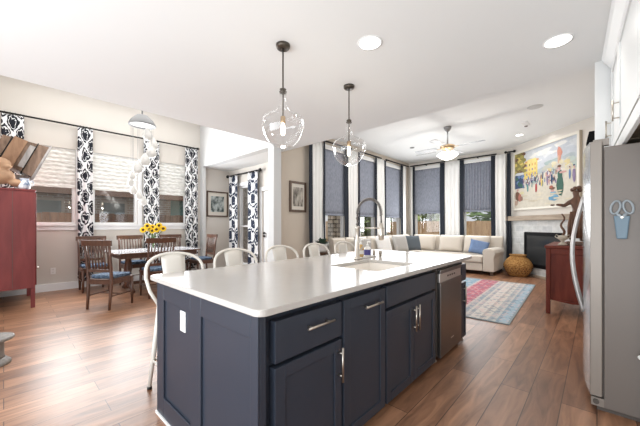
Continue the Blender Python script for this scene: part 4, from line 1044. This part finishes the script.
def pillow(name, c, w_, h_, d, m, rot, par=None, lab=None, cat='pillow', grp=None):
    n = 12; mb = MB(); i = mb.mi(m); g = {}
    for sgn in (1, -1):
        rows = []
        for a in range(n + 1):
            row = []
            for b_ in range(n + 1):
                u, v = a / n * 2 - 1, b_ / n * 2 - 1
                if sgn == -1 and (abs(u) == 1 or abs(v) == 1): row.append(g[(a, b_)]); continue
                th = d / 2 * ((1 - u ** 4) * (1 - v ** 4)) ** .5
                pin = 1 - .06 * (1 - u * u) * (abs(v) ** 3) ; pin2 = 1 - .06 * (1 - v * v) * (abs(u) ** 3)
                vt = mb.bm.verts.new((u * w_ / 2 * pin2, sgn * -th, v * h_ / 2 * pin)); g.setdefault((a, b_), vt) if sgn == 1 else None; row.append(vt)
            rows.append(row)
        for A, B in zip(rows, rows[1:]):
            for k in range(n): f = mb.bm.faces.new((A[k], A[k + 1], B[k + 1], B[k])); f.material_index = i
    o = mb.build(name, par, smooth=True); o.location = c; o.rotation_euler = rot
    if lab: tag(o, lab, cat, grp)
    return o
for x in (-3.14, -2.45): pillow('back_cushion', (x + 3.2, 9.0 - 8.7, .72), .70, .50, .22, M['sofa'], (R(-12), 0, 0), S)
pillow('back_cushion', (-3.95 + 3.2, 9.0 - 8.7, .72), .74, .50, .22, M['sofa'], (R(-12), 0, 0), S)
for y in (5.9, 6.8, 7.7): pillow('back_cushion', (-4.28 + 3.2, y - 8.7, .72), .86, .50, .22, M['sofa'], (R(-12), 0, R(90)), S)
def arm(T):
    prof = [(-.13, .10), (.13, .10), (.12, .45), (.15, .56), (.12, .64), (.05, .67), (-.05, .67), (-.12, .64), (-.14, .56), (-.12, .45)]
    m = MB(); m.prism(prof, -.52, .52, M['sofa'], 'y', mtx=T); return m.build('arm', S, bevel=.02, seg=3)
arm(Matrix.Translation((-1.96 + 3.2, 8.70 - 8.7, 0))); arm(Matrix.Translation((-4.03 + 3.2, 5.32 - 8.7, 0)) @ Matrix.Rotation(R(90), 4, 'Z'))
for x, y in ((-1.90, 8.24), (-1.90, 9.2), (-3.4, 8.26), (-4.45, 9.2), (-3.6, 5.3), (-4.45, 5.3)):
    MB().box(x + 3.2 - .03, x + 3.2 + .03, y - 8.7 - .03, y - 8.7 + .03, 0, .10, M['dark_wood']).build('leg', S)
pillow('throw_pillow', (-2.30, 8.66, .67), .46, .40, .16, M['pil_blue'], (R(-30), R(12), R(15)), None, 'blue throw pillow against the right arm of the sofa', 'pillow')
pillow('throw_pillow', (-4.04, 6.75, .74), .50, .48, .17, M['pil_white'], (R(-18), 0, R(78)), None, 'white throw pillow on the sofa right of the faucet head', 'pillow')
pillow('throw_pillow', (-4.00, 7.55, .74), .50, .48, .17, M['pil_grey'], (R(-18), 0, R(70)), None, 'light grey throw pillow next to the charcoal one', 'pillow')
pillow('throw_pillow', (-3.96, 8.28, .73), .46, .46, .16, M['pil_dark'], (R(-18), 0, R(60)), None, 'charcoal throw pillow in the corner of the sofa', 'pillow')
pillow('throw_pillow', (-4.02, 5.78, .74), .50, .46, .17, M['pil_grey'], (R(-18), R(8), R(70)), None, 'grey throw pillow at the kitchen end of the sofa, left of the faucet', 'pillow')
# plant and side table near the first side window
t = thing('potted_plant', 'dark green leafy potted plant on a stand behind the far stools', 'plant', (-4.35, 4.72, 0))
MB().lathe([(.12, 0), (.12, .02), (.05, .04), (.05, .62), (.14, .66), (.14, .68)], M['dark_wood'], 18).build('stand', t)
MB().lathe([(.07, .681), (.10, .72), (.11, .84), (.115, .85), (.10, .85), (.09, .84)], M['label'], 20, capt=True).build('pot', t)
m = MB(); i = m.mi(mat('dark_leaf', (.05, .09, .06), .5))
for k in range(60):
    a = random.uniform(0, 2 * PI); el = random.uniform(.2, 1.3); L = random.uniform(.10, .2); d = Vector((math.cos(a) * math.cos(el), math.sin(a) * math.cos(el), math.sin(el))); s_ = d.cross(Vector((0, 0, 1))).normalized() * .03
    b0 = Vector((random.uniform(-.05, .05), random.uniform(-.05, .05), .85)); c0 = b0 + d * L * .55; e0 = b0 + d * L - Vector((0, 0, .03))
    m.bm.faces.new([m.bm.verts.new(p) for p in (b0, c0 - s_, e0, c0 + s_)]).material_index = i
m.build('leaves', t)

# ------------------------------------------------------------------ rug, chest, statue, speaker
def rug_mat():
    m = mat('woven_rug', (.5, .4, .4), .95, spec=.1); nt, b, N, L = nodes_of(m)
    tc = N('ShaderNodeTexCoord'); sp = N('ShaderNodeSeparateXYZ'); L(tc.outputs['Object'], sp.inputs[0])
    # x = distance from the right edge: bands parallel to the long side
    mr = N('ShaderNodeMapRange'); mr.inputs['From Min'].default_value = 0; mr.inputs['From Max'].default_value = -1.2; L(sp.outputs['X'], mr.inputs['Value'])
    cr = N('ShaderNodeValToRGB'); cr.color_ramp.interpolation = 'CONSTANT'; el = cr.color_ramp.elements
    st = [(0, (.36, .47, .54)), (.08, (.28, .36, .42)), (.11, (.50, .50, .48)), (.14, (.40, .42, .43)), (.19, (.58, .54, .49)), (.24, (.44, .40, .38)), (.27, (.60, .56, .52)), (.37, (.40, .40, .41)), (.41, (.56, .52, .48)), (.44, (.34, .37, .40)), (.50, (.52, .46, .43)), (.53, (.46, .15, .19)), (.80, (.52, .44, .42)), (.83, (.26, .38, .46))]
    el[0].position = 0; el[0].color = (*st[0][1], 1); el[1].position = st[1][0]; el[1].color = (*st[1][1], 1)
    for p, c in st[2:]: e = el.new(p); e.color = (*c, 1)
    L(mr.outputs['Result'], cr.inputs['Fac'])
    def mth(op, a, c=None):
        n = N('ShaderNodeMath'); n.operation = op
        for i, v in ((0, a), (1, c)):
            if v is None: continue
            if isinstance(v, (int, float)): n.inputs[i].default_value = v
            else: L(v, n.inputs[i])
        return n.outputs[0]
    f1 = mth('ADD', mth('COSINE', mth('MULTIPLY', sp.outputs['X'], 2 * PI / .095)), mth('COSINE', mth('MULTIPLY', sp.outputs['Y'], 2 * PI / .13)))
    f2 = mth('ADD', mth('COSINE', mth('MULTIPLY', sp.outputs['X'], 2 * PI / .16)), mth('COSINE', mth('MULTIPLY', sp.outputs['Y'], 2 * PI / .24)))
    lt = N('ShaderNodeMath'); lt.operation = 'MAXIMUM'; L(mth('GREATER_THAN', f1, .7), lt.inputs[0]); L(mth('LESS_THAN', mth('ABSOLUTE', f2), .25), lt.inputs[1])
    ns = N('ShaderNodeTexNoise'); ns.inputs['Scale'].default_value = 5; L(tc.outputs['Object'], ns.inputs['Vector'])
    pat = N('ShaderNodeMix'); pat.data_type = 'RGBA'; pat.inputs['A'].default_value = (.62, .46, .44, 1); pat.inputs['B'].default_value = (.20, .24, .30, 1)
    gt = N('ShaderNodeMath'); gt.operation = 'GREATER_THAN'; gt.inputs[1].default_value = .5; L(ns.outputs['Fac'], gt.inputs[0]); L(gt.outputs[0], pat.inputs['Factor'])
    mx = N('ShaderNodeMix'); mx.data_type = 'RGBA'; ml = N('ShaderNodeMath'); ml.operation = 'MULTIPLY'; ml.inputs[1].default_value = .55; L(lt.outputs[0], ml.inputs[0]); L(ml.outputs[0], mx.inputs['Factor'])
    L(cr.outputs['Color'], mx.inputs['A']); L(pat.outputs['Result'], mx.inputs['B']); L(mx.outputs['Result'], b.inputs['Base Color'])
    return m
t = thing('area_rug', 'patterned area rug with pink, grey and blue bands in front of the sofa', 'rug', (-.83, 4.36, 0), R(2.3))
m = MB(); m.box(-2.35, 0, 0, 3.2, .001, .010, rug_mat()); m.build('pile', t)
m = MB(); gm = mat('rug_edging', (.26, .30, .31), .95)
for q in ((0, .025, 0, 3.2), (-2.35, .025, -.03, -.0005), (-2.35, .025, 3.2005, 3.23)): m.box(*q, .001, .011, gm)
m.build('edging', t)
t = thing('mahogany_chest', 'dark red mahogany chest against the right wall beyond the fridge', 'chest', (-.535, 5.30, 0))
W_, D_ = .58, 1.25
MB().box(.03, W_ - .03, .03, D_ - .03, .20, .93, M['mahog']).build('body', t)
for x in (0, W_ - .05):
    for y in (0, D_ - .05): MB().box(x, x + .05, y, y + .05, 0, .93, M['mahog']).build('corner_post', t, bevel=.006)
MB().box(-.015, W_ - .005, -.015, D_ + .015, .931, .97, M['mahog']).build('top', t, bevel=.008)
m = MB()
for q in ((.05, W_ - .05, .85, .93),): m.box(q[0], q[1], .012, .0299, q[2], q[3], M['mahog'])
m.build('side_rail', t, bevel=.004)
m = MB(); m.prism([(.05, .20)] + [(.05 + (W_ - .1) * k / 12, .17 + .03 * abs(1 - k / 6)) for k in range(13)] + [(W_ - .05, .20)], .012, .0299, M['mahog'], 'y'); m.build('apron', t)
for k in range(2):
    m = MB(); y0 = .06 + k * .57; m.box(.012, .0299, y0, y0 + .55, .29, .9, M['mahog']); d = m.build('door', t, bevel=.004)
    MB().ball((.0, y0 + (.5 if k == 0 else .05), .6), .014, M['brass']).build('knob', d)
# carved statue, one arm stretched out
t = thing('carved_statue', 'carved brown wooden figure with an outstretched arm on the mahogany chest', 'statue', (-.21, 5.64, .971))
def skin(name, verts, edges, radii, m, parent, sub=2):
    me = bpy.data.meshes.new(name); me.from_pydata(verts, edges, []); me.materials.append(m)
    o = bpy.data.objects.new(name, me); COL.objects.link(o); o.parent = parent
    s_ = o.modifiers.new('skin', 'SKIN'); me.skin_vertices[0].data[0].use_root = True
    for v, r in zip(me.skin_vertices[0].data, radii): v.radius = (r, r)
    s_.use_smooth_shade = True
    b = o.modifiers.new('sub', 'SUBSURF'); b.levels = sub; b.render_levels = sub
    return o
V = [(0, 0, .42), (0, 0, .54), (0, 0, .64), (-.005, 0, .69), (-.012, 0, .745), (-.02, 0, .79),
     (.055, .02, .40), (.06, .02, .22), (.06, .0, .05), (-.045, -.02, .40), (-.06, -.04, .23), (-.05, -.01, .05),
     (-.08, -.02, .62), (-.14, -.04, .57), (-.19, -.05, .585), (-.235, -.05, .59),
     (.085, .01, .61), (.12, .0, .50), (.07, -.05, .43)]
Ed = [(0, 1), (1, 2), (2, 3), (3, 4), (4, 5), (0, 6), (6, 7), (7, 8), (0, 9), (9, 10), (10, 11), (2, 12), (12, 13), (13, 14), (14, 15), (2, 16), (16, 17), (17, 18)]
Rd = [.06, .055, .06, .028, .044, .038, .055, .045, .035, .055, .045, .035, .035, .028, .022, .014, .035, .03, .024]
skin('body', V, Ed, Rd, M['carved'], t)
m = MB()
for c, r in (((-.02, -.03, .815), .03), ((.02, .0, .82), .035), ((-.05, .02, .80), .03), ((.03, .03, .79), .03), ((-.01, .045, .76), .035)): m.ball(c, r, M['carved'], n=8)
m.build('hair', t)
MB().prism(rrect(-.12, .13, -.10, .10, .03), 0, .05, M['carved']).build('plinth', t, bevel=.008)
m = MB()
for k in range(5): m.tube([(-.25, -.075 + .012 * k, .588), (-.29 - .006 * (2 - abs(k - 2)), -.078 + .013 * k, .592 - .004 * k)], [.007, .005], M['carved'], 6)
m.build('fingers', t)
m = MB()
for k in range(7): m.tube([(.02 * k - .06, -.055, .48), (.028 * k - .085, -.075, .28), (.03 * k - .09, -.06, .10)], [.016, .02, .018], M['carved'], 6)
m.build('drapery_folds', t)
t = thing('ornate_urn', 'small aged ivory urn with twisted stem standing in front of the carved figure', 'urn', (-.36, 5.48, .971))
MB().lathe([(.05, 0), (.055, .015), (.025, .03), (.02, .06), (.05, .085), (.06, .11), (.045, .135), (.03, .14)], M['ivory'], 18).build('body', t)
m = MB()
for sx in (-1, 1): m.tube([(sx * .05, 0, .09), (sx * .085, 0, .12), (sx * .075, 0, .15), (sx * .045, 0, .135)], .007, M['ivory'], 6)
m.build('handle', t)
m = MB(); m.tube([(.02 * math.sin(k * .9), .02 * math.cos(k * .9), .14 + .028 * k) for k in range(12)], [.018 - .0008 * k for k in range(12)], M['carved'], 8); m.build('twisted_stem', t)
t = thing('wall_speaker', 'small black speaker high on the right wall beside the painting', 'speaker', (.055, 5.2, 2.27))
MB().prism([(-.16, .03), (-.13, .19), (0, .19), (0, 0), (-.03, 0)], -.07, .07, M['black'], 'y').build('cabinet_body', t, bevel=.005)
